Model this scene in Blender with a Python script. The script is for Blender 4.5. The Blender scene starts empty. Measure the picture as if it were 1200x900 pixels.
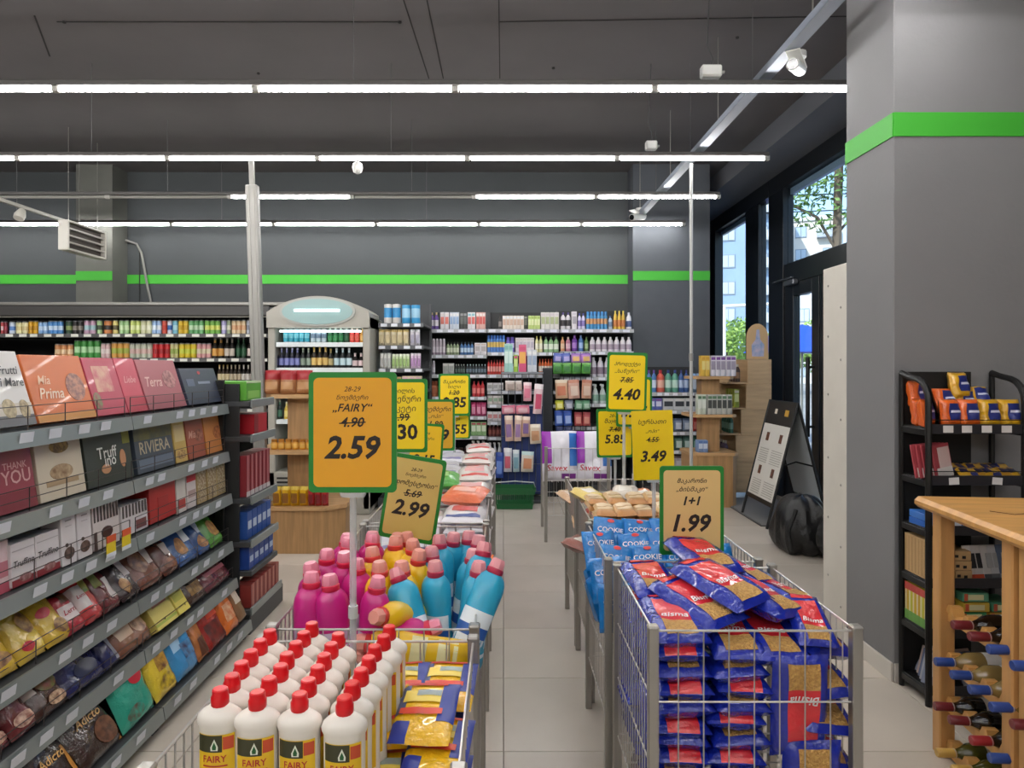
import bpy, math, random
from mathutils import Vector, Matrix, Euler
R = math.radians
S = bpy.context.scene
C = S.collection
# ---------------------------------------------------------------- camera (level, slight lens shift), sky, sun, exposure
CAMZ = 1.452; F = 790.0; VX, VY = 590.0, 430.0
cam = bpy.data.cameras.new('camera'); camo = bpy.data.objects.new('camera', cam); C.objects.link(camo)
camo.location = (0, 0, CAMZ); camo.rotation_euler = (R(90), 0, 0)
cam.sensor_width = 36; cam.lens = F / 1200 * 36; cam.shift_x = 10 / 1200; cam.shift_y = -20 / 1200; cam.clip_start = .05
S.camera = camo
W = bpy.data.worlds.new('sky'); S.world = W; W.use_nodes = True
_nt = W.node_tree; _bg = _nt.nodes['Background']
_sky = _nt.nodes.new('ShaderNodeTexSky'); _sky.sky_type = 'NISHITA'; _sky.sun_disc = False
_sky.sun_elevation = R(38); _sky.sun_rotation = R(-110); _sky.air_density = 1.0; _sky.dust_density = 1.2; _sky.ozone_density = 2.0
_nt.links.new(_sky.outputs[0], _bg.inputs[0]); _bg.inputs[1].default_value = .27
_sl = bpy.data.lights.new('sun', 'SUN'); _sl.energy = 3.0; _sl.angle = R(.6); _sl.color = (1, .95, .87)
_so = bpy.data.objects.new('sun', _sl); C.objects.link(_so); _so.rotation_euler = (R(38), R(-38), 0)
S.view_settings.view_transform = 'Standard'; S.view_settings.look = 'None'
S.view_settings.exposure = 0.75; S.view_settings.gamma = 1.0; S.view_settings.use_curve_mapping = False
TUBE_POWER = 34.0
S.cycles.max_bounces = 6; S.cycles.diffuse_bounces = 3; S.cycles.glossy_bounces = 3; S.cycles.transmission_bounces = 4
S.cycles.transparent_max_bounces = 8; S.cycles.sample_clamp_indirect = 6
S.cycles.caustics_reflective = False; S.cycles.caustics_refractive = False
RND = random.Random(11)

# ---------------------------------------------------------------- helpers
def wx(x, Y): return (x - VX) * Y / F            # metres to the side at depth Y
def wz(y, Y): return CAMZ - (y - VY) * Y / F     # metres above the floor at depth Y
def sr(c):                                       # '#rrggbb' -> linear
    if not isinstance(c, str): return tuple(c)[:3]
    c = c.lstrip('#'); o = []
    for i in (0, 2, 4):
        v = int(c[i:i+2], 16) / 255
        o.append(v / 12.92 if v <= .04045 else ((v + .055) / 1.055) ** 2.4)
    return tuple(o)
_M = {}
def mat(col, rough=.5, metal=0., bump=0., bs=40., var=0., vs=6., emit=0., alpha=1., trans=0., coat=0., col2=None, name=None, stretch=None, spec=.5):
    col = sr(col); col2 = sr(col2) if col2 else None
    key = (col, rough, metal, bump, bs, var, vs, emit, alpha, trans, coat, col2, stretch, spec)
    if key in _M: return _M[key]
    m = bpy.data.materials.new(name or 'm_%02x%02x%02x' % tuple(int(255 * min(1, max(0, c)) ** .45) for c in col)); m.use_nodes = True
    nt = m.node_tree; b = nt.nodes['Principled BSDF']; I = b.inputs
    I['Base Color'].default_value = (*col, 1); I['Roughness'].default_value = rough; I['Metallic'].default_value = metal
    I['Alpha'].default_value = alpha; I['Transmission Weight'].default_value = trans; I['Coat Weight'].default_value = coat
    I['Specular IOR Level'].default_value = spec
    if emit: I['Emission Color'].default_value = (*col, 1); I['Emission Strength'].default_value = emit
    vec = None
    if bump or var or col2:
        tc = nt.nodes.new('ShaderNodeTexCoord'); vec = tc.outputs['Object']
        if stretch:
            mp = nt.nodes.new('ShaderNodeMapping'); mp.inputs['Scale'].default_value = stretch
            nt.links.new(vec, mp.inputs['Vector']); vec = mp.outputs[0]
    if var or col2:
        n = nt.nodes.new('ShaderNodeTexNoise'); n.inputs['Scale'].default_value = vs; n.inputs['Detail'].default_value = 4
        nt.links.new(vec, n.inputs['Vector'])
        r = nt.nodes.new('ShaderNodeValToRGB'); r.color_ramp.elements[0].position = .35; r.color_ramp.elements[1].position = .65
        c2 = col2 or tuple(c * (1 - var) for c in col)
        c1 = col if col2 else tuple(min(1, c * (1 + var * .5)) for c in col)
        r.color_ramp.elements[0].color = (*c2, 1); r.color_ramp.elements[1].color = (*c1, 1)
        nt.links.new(n.outputs['Fac'], r.inputs[0]); nt.links.new(r.outputs[0], I['Base Color'])
    if bump:
        n = nt.nodes.new('ShaderNodeTexNoise'); n.inputs['Scale'].default_value = bs; n.inputs['Detail'].default_value = 3
        nt.links.new(vec, n.inputs['Vector'])
        bp = nt.nodes.new('ShaderNodeBump'); bp.inputs['Strength'].default_value = bump; bp.inputs['Distance'].default_value = .02
        nt.links.new(n.outputs['Fac'], bp.inputs['Height']); nt.links.new(bp.outputs[0], I['Normal'])
    m.diffuse_color = (*col, 1)
    _M[key] = m
    return m

class MB:
    def __init__(s): s.v = []; s.f = []; s.m = []
    def face(s, idx, m=0): s.f.append(idx); s.m.append(m)
    def box(s, c, d, m=0, bev=0., rot=None):
        hx, hy, hz = d[0] / 2, d[1] / 2, d[2] / 2
        T = Euler(rot).to_matrix() if rot else None
        def put(p):
            p = Vector(p)
            if T: p = T @ p
            s.v.append((p.x + c[0], p.y + c[1], p.z + c[2])); return len(s.v) - 1
        if not bev:
            i = [put((x * hx, y * hy, z * hz)) for x in (-1, 1) for y in (-1, 1) for z in (-1, 1)]
            for q in ((0, 1, 3, 2), (4, 6, 7, 5), (0, 4, 5, 1), (2, 3, 7, 6), (0, 2, 6, 4), (1, 5, 7, 3)): s.face([i[k] for k in q], m)
            return s
        b = min(bev, hx * .98, hy * .98, hz * .98); K = {}
        for x in (-1, 1):
            for y in (-1, 1):
                for z in (-1, 1):
                    K[x, y, z, 0] = put((x * hx, y * (hy - b), z * (hz - b)))
                    K[x, y, z, 1] = put((x * (hx - b), y * hy, z * (hz - b)))
                    K[x, y, z, 2] = put((x * (hx - b), y * (hy - b), z * hz))
        def q(l, flip):
            s.face(l[::-1] if flip else l, m)
        for a in (-1, 1):
            q([K[a, -1, -1, 0], K[a, 1, -1, 0], K[a, 1, 1, 0], K[a, -1, 1, 0]], a < 0)
            q([K[-1, a, -1, 1], K[1, a, -1, 1], K[1, a, 1, 1], K[-1, a, 1, 1]], a > 0)
            q([K[-1, -1, a, 2], K[1, -1, a, 2], K[1, 1, a, 2], K[-1, 1, a, 2]], a < 0)
            for e in (-1, 1):
                q([K[a, e, -1, 0], K[a, e, -1, 1], K[a, e, 1, 1], K[a, e, 1, 0]], a * e < 0)
                q([K[a, -1, e, 0], K[a, 1, e, 0], K[a, 1, e, 2], K[a, -1, e, 2]], a * e < 0)
                q([K[-1, a, e, 1], K[1, a, e, 1], K[1, a, e, 2], K[-1, a, e, 2]], a * e > 0)
        for x in (-1, 1):
            for y in (-1, 1):
                for z in (-1, 1):
                    q([K[x, y, z, 0], K[x, y, z, 1], K[x, y, z, 2]], x * y * z < 0)
        return s
    def cyl(s, p0, p1, r, n=8, m=0, r2=None, caps=True):
        p0 = Vector(p0); p1 = Vector(p1); d = (p1 - p0).normalized()
        a = d.orthogonal().normalized(); b = d.cross(a); r2 = r if r2 is None else r2
        k = len(s.v)
        for p, rr in ((p0, r), (p1, r2)):
            for i in range(n):
                t = 2 * math.pi * i / n; s.v.append(tuple(p + (a * math.cos(t) + b * math.sin(t)) * rr))
        for i in range(n): j = (i + 1) % n; s.face([k + i, k + j, k + n + j, k + n + i], m)
        if caps: s.face([k + i for i in range(n)][::-1], m); s.face([k + n + i for i in range(n)], m)
        return s
    def tube(s, pts, r, n=6, m=0):
        pts = [Vector(p) for p in pts]; k = len(s.v); L = len(pts); a = None
        for i, p in enumerate(pts):
            d = ((pts[min(i + 1, L - 1)] - p).normalized() + (p - pts[max(i - 1, 0)]).normalized()).normalized()
            a = d.orthogonal().normalized() if a is None else (a - d * a.dot(d)).normalized()
            b = d.cross(a)
            for j in range(n):
                t = 2 * math.pi * j / n; s.v.append(tuple(p + (a * math.cos(t) + b * math.sin(t)) * r))
        for i in range(L - 1):
            for j in range(n):
                j2 = (j + 1) % n; s.face([k + i*n + j, k + i*n + j2, k + (i+1)*n + j2, k + (i+1)*n + j], m)
        s.face([k + j for j in range(n)][::-1], m); s.face([k + (L-1)*n + j for j in range(n)], m)
        return s
    def lathe(s, prof, n=12, ms=0, sx=1., sy=1., c=(0, 0, 0), dx=None):
        k = len(s.v)                                   # prof: (r, z); ms: material index, or one per band
        for i, (r, z) in enumerate(prof):
            ox = dx[i] if dx else 0
            for j in range(n):
                t = 2 * math.pi * (j + .5) / n; s.v.append((c[0] + ox + r * sx * math.cos(t), c[1] + r * sy * math.sin(t), c[2] + z))
        for i in range(len(prof) - 1):
            mm = ms if isinstance(ms, int) else ms[min(i, len(ms) - 1)]
            for j in range(n):
                j2 = (j + 1) % n; s.face([k + i*n + j, k + i*n + j2, k + (i+1)*n + j2, k + (i+1)*n + j], mm)
        s.face([k + j for j in range(n)][::-1], ms if isinstance(ms, int) else ms[0])
        L = len(prof) - 1; s.face([k + L*n + j for j in range(n)], ms if isinstance(ms, int) else ms[-1])
        return s
    def prism(s, pts, y0, y1, m=0, ax='y'):
        k = len(s.v); n = len(pts)                     # outline (a, b), counter-clockwise, extruded along ax
        for y in (y0, y1):
            for a, b in pts: s.v.append((a, y, b) if ax == 'y' else ((y, a, b) if ax == 'x' else (a, b, y)))
        fl = ax == 'y'
        def q(l): s.face(l[::-1] if fl else l, m)
        q([k + i for i in range(n)][::-1]); q([k + n + i for i in range(n)])
        for i in range(n): j = (i + 1) % n; q([k + i, k + j, k + n + j, k + n + i])
        return s
    def grid(s, fn, nu, nv, m=0, flip=False):
        k = len(s.v)
        for j in range(nv + 1):
            for i in range(nu + 1): s.v.append(tuple(fn(i / nu, j / nv)))
        for j in range(nv):
            for i in range(nu):
                a = k + j * (nu + 1) + i; q = [a, a + 1, a + nu + 2, a + nu + 1]
                s.face(q[::-1] if flip else q, m)
        return s
    def mesh(s, name, mats, smooth=35):
        me = bpy.data.meshes.new(name); me.from_pydata(s.v, [], s.f)
        for m in (mats if isinstance(mats, (list, tuple)) else [mats]): me.materials.append(m)
        if any(s.m): me.polygons.foreach_set('material_index', s.m)
        if smooth: me.shade_smooth(); me.set_sharp_from_angle(angle=R(smooth))
        me.update(); return me
def box(name, d, m, bev=0., c=(0, 0, 0)): return MB().box(c, d, 0, bev).mesh(name, m, 0)

_TX = {}
def text(body, m, w=None, h=None, shear=0., bold=0., strike=False):
    """lettering as a thin mesh standing in the XZ plane, centred, read from -Y"""
    key = (body, m.name, w, h, shear, bold, strike)
    if key in _TX: return _TX[key]
    cu = bpy.data.curves.new('lettering', 'FONT'); cu.body = body; cu.size = 1; cu.resolution_u = 2; cu.shear = shear; cu.offset = bold; cu.align_x = 'CENTER'
    o = bpy.data.objects.new('lettering', cu); me = bpy.data.meshes.new_from_object(o)
    bpy.data.objects.remove(o); bpy.data.curves.remove(cu)
    xs = [v.co.x for v in me.vertices]; ys = [v.co.y for v in me.vertices]
    x0, x1, y0, y1 = min(xs), max(xs), min(ys), max(ys); k = (w / (x1 - x0)) if w else (h / (y1 - y0))
    if w and h: k = min(k, h / (y1 - y0))
    V = [((v.co.x - (x0 + x1) / 2) * k, 0., (v.co.y - (y0 + y1) / 2) * k) for v in me.vertices]
    Fs = [list(p.vertices) for p in me.polygons]
    bpy.data.meshes.remove(me)
    if strike:
        a, b, t, i = (x1 - x0) * k / 2 * 1.12, (y1 - y0) * k * .12, (y1 - y0) * k * .06, len(V)
        V += [(-a, -.0002, -b - t), (a, -.0002, -t), (a, -.0002, t), (-a, -.0002, -b + t)]; Fs.append([i, i + 1, i + 2, i + 3])
    nm = bpy.data.meshes.new('lettering'); nm.from_pydata(V, [], Fs); nm.materials.append(m); nm.update()
    _TX[key] = nm
    return nm

def O(name, data, parent=None, loc=(0, 0, 0), rot=(0, 0, 0), sc=None):
    o = bpy.data.objects.new(name, data); C.objects.link(o)
    if parent: o.parent = parent
    o.location = loc; o.rotation_euler = rot
    if sc: o.scale = sc if not isinstance(sc, (int, float)) else (sc, sc, sc)
    return o
def tag(o, label, cat, group=None, kind=None):
    o['label'] = label; o['category'] = cat
    if group: o['group'] = group
    if kind: o['kind'] = kind
    return o
def struct(o, label=None):
    o['kind'] = 'structure'
    if label: o['label'] = label
    return o
def place(P, name, label, cat, loc, rot=(0, 0, 0), group=None, sc=None):
    """P is one mesh, or a list of parts (name, mesh, loc, rot, [sub-parts])"""
    if isinstance(P, bpy.types.Mesh): return tag(O(name, P, None, loc, rot, sc), label, cat, group)
    r = tag(O(name, None, None, loc, rot, sc), label, cat, group); r.empty_display_size = .05
    def rec(lst, par):
        for p in lst:
            o = O(p[0], p[1], par, p[2] if len(p) > 2 else (0, 0, 0), p[3] if len(p) > 3 else (0, 0, 0))
            if len(p) > 4: rec(p[4], o)
    rec(P, r)
    return r
# common materials
ALU = mat('#918f8b', .45, .4); STEEL = mat('#a6a39d', .34, .8); WIRE = mat('#c9c7c4', .3, .85)
BLACKM = mat('#161616', .45); DGREY = mat('#3b3d40', .5); WHITE = mat('#e9e9e6', .5); INK = mat('#1d1310', .6)
WOOD = mat('#c79c62', .45, var=.22, vs=3, stretch=(1, 1, 14)); WOODD = mat('#bd9060', .5, var=.2, vs=4, stretch=(14, 1, 1))
TAG = mat('#d8dce4', .45); GREEN = mat('#3fab30', .6)
# ================================================================ the room
CEIL = mat('#666263', .85, bump=.12, bs=9, var=.1, vs=.8); WALL = mat('#434749', .8, bump=.05, bs=30, var=.06, vs=1.2)
PILL = mat('#7e7d7f', .75, bump=.05, bs=40, var=.05, vs=1.5); GROUT = mat('#8b837a', .9)
HC = 3.85
o = struct(O('floor', box('floor', (10.45, 15, .2), GROUT, c=(-1.975, 3.4, -.106))), 'pale ceramic tile floor')
struct(O('floor_side', box('floor', (1.35, 7.4, .2), GROUT, c=(3.925, -.3, -.106))), 'floor beside the wine rack')
tm = [box('tile', (.597, .597, .012), mat(c, .27, var=.05, vs=2.2, bump=.015, bs=14), .0015, (0, 0, -.006)) for c in ('#cdc3b6', '#c8beb1', '#d1c7ba')]
for i in range(-8, 6):
    for j in range(-3, 14):
        y = 2.546 + .6 * j + .3; x = .6 * i + .3
        if x < -4.9 and y < 5: continue
        O('tile', RND.choice(tm), o, (x, y, 0))
o = struct(O('ceiling', box('ceiling', (10.45, 15, .2), CEIL, c=(-1.975, 3.4, HC + .1))), 'dark grey concrete ceiling with seams')
struct(O('ceiling_side', box('ceiling', (1.35, 7.4, .2), CEIL, c=(3.925, -.3, HC + .1))), 'dark ceiling beside the pillar wall')
SEAM = mat('#2c2a2b', .9)
for a, b, w in (((-3.1, 4.68), (-.72, 4.68), .008), ((-.03, 4.68), (2.6, 4.6), .007), ((-.75, .8), (-.62, 5.6), .008), ((-.5, .8), (-.5, 5.6), .008), ((-.03, .8), (-.03, 5.6), .008), ((-3.2, 4.6), (-3.5, 5.2), .01)):
    d = Vector((b[0] - a[0], b[1] - a[1])); L = d.length
    O('seam', box('seam', (L, w, .004), SEAM), o, ((a[0] + b[0]) / 2, (a[1] + b[1]) / 2, HC - .002), (0, 0, math.atan2(d.y, d.x)))
ANCH = MB().cyl((0, 0, 0), (0, 0, .012), .012, 8).mesh('anchor', SEAM)
for x, y in ((-3.05, 4.68), (-3.4, 4.2), (-1.3, 4.1), (.9, 4.3), (1.25, 3.95), (-.72, 4.68), (1.7, 4.9), (-2.0, 5.5), (.4, 5.4)): O('anchor_plug', ANCH, o, (x, y, HC - .01))
struct(O('soffit', box('soffit', (.6, 11, .3), mat('#6a6c73', .8, bump=.05, bs=9, var=.06, vs=1), c=(2.94, 5.2, HC - .07))), 'dark soffit above the shop windows')  # paler and bluer than the ceiling: window light put into its colour
struct(O('wall_back', box('wall_back', (8.6, .2, 4), WALL, c=(-2.77, 8.4, 2))), 'dark grey back wall')
struct(O('pillar_back', box('pillar_back', (.91, 2.3, 4), mat('#50545a', .75, var=.05), c=(1.985, 9.12, 2))), 'grey pillar beside the window')
struct(O('wall_behind_pillar', box('wall_behind_pillar', (.8, .2, 4), WALL, c=(2.74, 10.32, 2))), 'wall in the recess by the window')
struct(O('pilaster', box('pilaster', (.43, .36, 4), mat('#62635d', .8, var=.05), c=(-4.845, 8.16, 2))), 'grey pilaster on the back wall')
struct(O('wall_left', box('wall_left', (.2, 17, 4), WALL, c=(-7.1, 3.5, 2))), 'grey side wall')
struct(O('wall_front', box('wall_front', (14, .2, 4), mat('#cfccc6', .7), c=(-1.5, -4.1, 2))), 'grey wall at the front of the shop')  # unseen wall, given a pale colour to bounce light into the shop
struct(O('wall_right', box('wall_right', (.2, 7.3, 4), PILL, c=(4.4, -.5, 2))), 'grey side wall behind the wine rack')
struct(O('pillar_right', box('pillar_right', (2.7, .43, 4), PILL, .004, c=(3.15, 3.325, 2))), 'broad grey pillar wall with green stripe')
def stripe(n, x0, x1, y, z0, z1): struct(O('trim_%d' % n, box('stripe', (x1 - x0, .006, z1 - z0), GREEN, c=((x0 + x1) / 2, y - .003, (z0 + z1) / 2))), 'bright green painted stripe')
stripe(1, -7, 1.53, 8.3, 2.475, 2.585); stripe(2, 1.53, 2.44, 7.97, 2.475, 2.585); stripe(3, -5.06, -4.63, 7.98, 2.475, 2.585); stripe(4, 1.8, 4.3, 3.11, 2.515, 2.625)
struct(O('trim_5', box('stripe', (.006, .43, .11), GREEN, c=(1.797, 3.325, 2.57))), 'bright green painted stripe on the pillar side')
struct(O('baseboard_right', box('baseboard', (.012, .43, .085), mat('#d3cec6', .4), .002, c=(1.794, 3.325, .0425))), 'pale tile skirting on the pillar side')
struct(O('baseboard_front', box('baseboard', (2.6, .012, .085), mat('#d3cec6', .4), .002, c=(3.1, 3.104, .0425))), 'pale tile skirting')
struct(O('floor_front', box('floor', (10.4, 4.6, .02), mat('#c9c2b8', .3, var=.05), 0, (-1.95, -1.65, -.011))), 'pale floor towards the front of the shop')
# white board fixed to the pillar
WB = mat('#cfcac0', .6, var=.04)
o = tag(O('white_board_panel', None), 'tall white board panel fixed to the back of the grey pillar', 'panel')
O('board', box('board', (.5, .258, 2.0), WB, .003, (2.052, 3.671, 1.0)), o)
sm = MB().cyl((0, 0, 0), (-.003, 0, 0), .006, 8).mesh('screw', STEEL)
for z in (.3, .62, .95, 1.3, 1.62, 1.9): O('screw', sm, o, (1.802, 3.74, z)); O('screw', sm, o, (1.802, 3.6, z - .13))
# ---------------------------------------------------------------- windows and door, X = 3.13
FR = mat('#15181d', .4); GL = mat((1, 1, 1), .02, trans=1., name='window_glass'); 
def glass():
    m = bpy.data.materials.new('window_glass'); m.use_nodes = True; nt = m.node_tree
    for n in list(nt.nodes):
        if n.type == 'BSDF_PRINCIPLED': nt.nodes.remove(n)
    out = nt.nodes['Material Output']; t = nt.nodes.new('ShaderNodeBsdfTransparent'); g = nt.nodes.new('ShaderNodeBsdfGlossy'); g.inputs['Roughness'].default_value = .02
    t.inputs[0].default_value = (.9, .95, .97, 1); x = nt.nodes.new('ShaderNodeMixShader'); x.inputs[0].default_value = .05
    nt.links.new(t.outputs[0], x.inputs[1]); nt.links.new(g.outputs[0], x.inputs[2]); nt.links.new(x.outputs[0], out.inputs[0]); return m
GL = glass()
WXX = 3.13
def fr(o, name, y0, y1, z0, z1, t=.07, m=FR): O(name, box(name, (t, y1 - y0, z1 - z0), m, .004, (WXX + .035, (y0 + y1) / 2, (z0 + z1) / 2)), o)
def pane(o, y0, y1, z0, z1): O('pane', box('pane', (.008, y1 - y0, z1 - z0), GL, 0, (WXX + .03, (y0 + y1) / 2, (z0 + z1) / 2)), o)
w1 = struct(O('window_1', None), 'tall dark framed shop window by the back pillar')
fr(w1, 'frame_head', 7.9, 10.2, 3.44, 3.66, .12); fr(w1, 'frame_post', 9.9, 10.2, 0, 3.44, .12); fr(w1, 'mullion', 8.24, 8.68, 0, 3.44, .1); fr(w1, 'frame_sill', 7.9, 10.2, 0, .14, .1)
pane(w1, 8.68, 9.9, .14, 3.44); pane(w1, 7.9, 8.24, .14, 3.44)
LTR = mat('#9fb0c4', .4)
O('roller_blind_box', box('roller_blind_box', (.05, 1.2, .06), LTR, .004, (WXX + .09, 9.29, 3.41)), w1)
w2 = struct(O('window_2', None), 'transom window above the glass door')
fr(w2, 'mullion', 7.49, 7.9, 0, 3.44, .12); fr(w2, 'frame_head', 3.55, 7.9, 3.44, 3.66, .12); fr(w2, 'transom', 3.55, 7.49, 2.36, 2.585, .1); fr(w2, 'mullion', 5.55, 5.75, 2.58, 3.44, .1)
pane(w2, 5.75, 7.49, 2.585, 3.44); pane(w2, 3.55, 5.55, 2.585, 3.44)
O('head_bead', box('head_bead', (.05, 1.74, .07), LTR, .004, (WXX + .08, 6.62, 3.4)), w2)
d1 = struct(O('door_1', None), 'black framed glass shop door')
fr(d1, 'door_stile', 7.28, 7.49, .01, 2.36, .08); fr(d1, 'door_stile', 6.68, 6.84, .01, 2.36, .08); fr(d1, 'top_rail', 6.84, 7.28, 2.22, 2.36, .08); fr(d1, 'bottom_rail', 6.84, 7.28, .01, .2, .08); pane(d1, 6.84, 7.28, .2, 2.22)
hm = MB().cyl((0, 0, .75), (0, 0, 1.55), .02, 10).cyl((0, 0, 1.45), (.07, 0, 1.45), .012, 8).cyl((0, 0, .85), (.07, 0, .85), .012, 8).mesh('pull_handle', BLACKM)
O('pull_handle', hm, d1, (WXX - .07, 6.78, 0))
cm = MB().box((0, 0, 0), (.06, .24, .06), 0, .01).box((-.03, .14, .045), (.03, .5, .014), 0, .003).mesh('door_closer', mat('#7d8087', .35, .7))
O('door_closer', cm, d1, (WXX - .04, 7.25, 2.36))
d2 = struct(O('door_2', None), 'second leaf of the shop door behind the board')
fr(d2, 'door_stile', 6.5, 6.66, .01, 2.36, .08); fr(d2, 'door_stile', 5.75, 5.9, .01, 2.36, .08); fr(d2, 'top_rail', 5.9, 6.5, 2.22, 2.36, .08); fr(d2, 'bottom_rail', 5.9, 6.5, .01, .2, .08); pane(d2, 5.9, 6.5, .2, 2.22)
struct(O('wall_window_side', box('wall_window_side', (.15, 2.2, 2.36), PILL, c=(3.2, 4.65, 1.18))), 'wall under the front part of the shop window')
# ---------------------------------------------------------------- light rows
TUBE = mat('#fffdfb', .4, emit=TUBE_POWER, name='led_tube'); OFFT = mat('#a5a39d', .4)
TRAY = mat('#5f5d5b', .5, .2)
tubem = MB().cyl((0, 0, 0), (1.13, 0, 0), .0135, 8).mesh('tube', TUBE); offm = MB().cyl((0, 0, 0), (1.13, 0, 0), .0135, 8).mesh('tube', OFFT)
capm = MB().box((0, 0, .005), (.045, .034, .044), 0, .006).mesh('tube_holder', mat('#b9b7b2', .4))
wirem = MB().cyl((0, 0, .06), (0, 0, HC - 3.1), .0025, 5).mesh('hanging_wire', mat('#777777', .4, .6))
def light_row(Y, label, off=(), n=8, x0=.93, z=3.1):
    o = tag(O('light_row', None, None, (0, Y, z)), label, 'ceiling light', 'rows of LED tube lights')
    xl = x0 - 1.185 * (n - 1)
    O('rail', box('rail', (x0 + 1.17 - xl, .07, .03), TRAY, .004, ((x0 + 1.16 + xl) / 2, 0, .03)), o)
    for k in range(n):
        x = x0 - 1.185 * k
        O('tube', offm if k in off else tubem, o, (x, 0, 0)); O('tube_holder', capm, o, (x + 1.152, 0, 0))
        if k % 2 == 0: O('hanging_wire', wirem, o, (x + .55, 0, 0))
    O('tube_holder', capm, o, (xl - .022, 0, 0))
    return o
light_row(4.005, 'row of bright white LED tubes nearest the top of the picture'); light_row(5.335, 'second row of white LED tubes, at the top of the two poles')
light_row(6.54, 'third row of LED tubes, with unlit lengths between lit ones', (2, 4, 5, 6, 7)); light_row(7.8, 'last row of LED tubes, in front of the back wall')
for i, y in enumerate((2.7, 1.4, .1, -1.2, -2.5)): light_row(y, ('first', 'second', 'third', 'fourth', 'fifth')[i] + ' LED tube row overhead, out of the picture above the camera', (), 8)
# ================================================================ package builders (all stand on z = 0, front towards -Y)
def _bagsurf(w, h, t, seed, soft=.6):
    rn = random.Random(seed); ph = [rn.uniform(0, 6.28) for _ in range(6)]
    def ht(u, v):
        a = max(0., 1 - abs(2 * u - 1) ** 5.5) ** .5; c = max(0., 1 - abs(2 * v - 1) ** 7) ** .5
        wr = 1 + .10 * math.sin(7 * u + 5 * v + ph[0]) + .08 * math.sin(11 * v - 6 * u + ph[1]) + .06 * math.sin(17 * u + 13 * v + ph[2])
        return t / 2 * a * c * wr
    def P(u, v, side, off=0.):
        pin = 1 - .05 * (1 - abs(2 * v - 1) ** 2)
        zz = v * h + .012 * h * math.sin(6 * u + ph[3]) * (v - .5)
        return ((u - .5) * w * (1.03 - pin * .03 + .012 * math.sin(9 * v + ph[4])), side * (ht(u, v) + off), zz)
    return P
ROUNDED = ('round', 'shell', 'sweets', 'hand_', 'truffle', 'berry', 'seal', 'candy', 'logo', 'nut_', 'oval', 'fruit', 'cookie_picture', 'brand_patch')
def bag(w, h, t, base, patches=(), texts=(), seed=0, nu=8, nv=10, name='wrapper'):
    """pillow pack: wrapper + printed patches (part, u0, u1, v0, v1, material) + lettering (string, material, u, v, width, shear)"""
    P = _bagsurf(w, h, t, seed); b = MB()
    b.grid(lambda u, v: P(u, v, -1), nu, nv); b.grid(lambda u, v: P(u, v, 1), nu, nv, flip=True)
    parts = [[name, b.mesh(name, base, 60), (0, 0, 0), (0, 0, 0), []]]
    for ip, (pn, u0, u1, v0, v1, m) in enumerate(patches):
        a0, a1, b0, b1 = round(u0 * nu), round(u1 * nu), round(v0 * nv), round(v1 * nv); q = MB()
        if any(k in pn for k in ROUNDED):
            uc, vc, ru, rv = (u0 + u1) / 2, (v0 + v1) / 2, (u1 - u0) / 2, (v1 - v0) / 2
            q.grid(lambda u, v: P(uc + ru * v * math.cos(6.2832 * u), vc + rv * v * math.sin(6.2832 * u), -1, .0026 + .0004 * ip), 16, 4, flip=True)
        else: q.grid(lambda u, v: P((a0 + u * (a1 - a0)) / nu, (b0 + v * (b1 - b0)) / nv, -1, .0011 + .0005 * ip), a1 - a0, b1 - b0)
        parts.append([pn, q.mesh(pn, m, 60), (0, 0, 0), (0, 0, 0), []])
    for (s, m, u, v, wd, shr) in texts:
        t0 = text(s, m, w=wd, shear=shr, bold=.012); me = t0.copy()
        for vv in me.vertices:
            uu = min(.98, max(.02, vv.co.x / w + u)); v2 = min(.98, max(.02, vv.co.z / h + v))
            vv.co = Vector(P(uu, v2, -1, .0036))
        parts.append(['lettering', me, (0, 0, 0), (0, 0, 0), []])
    return parts
def carton(w, d, h, base, patches=(), texts=(), bev=.0015, name='box'):
    parts = [[name, box(name, (w, d, h), base, bev, (0, 0, h / 2)), (0, 0, 0), (0, 0, 0), []]]
    for i, (pn, x0, x1, z0, z1, m) in enumerate(patches):
        if any(k in pn for k in ROUNDED):
            cx_, cz_, ax_, az_ = ((x0 + x1) / 2 - .5) * w, (z0 + z1) / 2 * h, (x1 - x0) / 2 * w, (z1 - z0) / 2 * h
            parts.append([pn, MB().prism([(cx_ + ax_ * math.cos(R(a)), cz_ + az_ * math.sin(R(a))) for a in range(0, 360, 20)], -d / 2 - .0009 - .0004 * i, -d / 2).mesh(pn, m, 0), (0, 0, 0), (0, 0, 0), []]); continue
        parts.append([pn, box(pn, ((x1 - x0) * w, .0008, (z1 - z0) * h), m, 0, (((x0 + x1) / 2 - .5) * w, -d / 2 - .0005 - .0004 * i, (z0 + z1) / 2 * h)), (0, 0, 0), (0, 0, 0), []])
    for (s, m, x, z, wd, shr) in texts:
        parts.append(['lettering', text(s, m, w=wd, shear=shr, bold=.01), ((x - .5) * w, -d / 2 - .0012 - .0004 * len(patches), z * h), (0, 0, 0), []])
    return parts
def arc(rx, ry, z0, z1, a0, a1, m, n=8, nv=1, name='label'):
    def f(u, v):
        a = R(a0 + (a1 - a0) * u); return (rx * math.sin(a), -ry * math.cos(a), z0 + (z1 - z0) * v)
    return MB().grid(f, n, nv).mesh(name, m, 60)
def wraptext(s, m, rx, ry, wd, shear=0.):
    me = text(s, m, w=wd, shear=shear, bold=.012).copy()
    for v in me.vertices: a = v.co.x / rx; v.co = Vector((rx * math.sin(a), -ry * math.cos(a), v.co.z))
    return me
def film(c, r=.22, bump=.4, bs=32): return mat(c, r, bump=bump, bs=bs, coat=.5)
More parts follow.
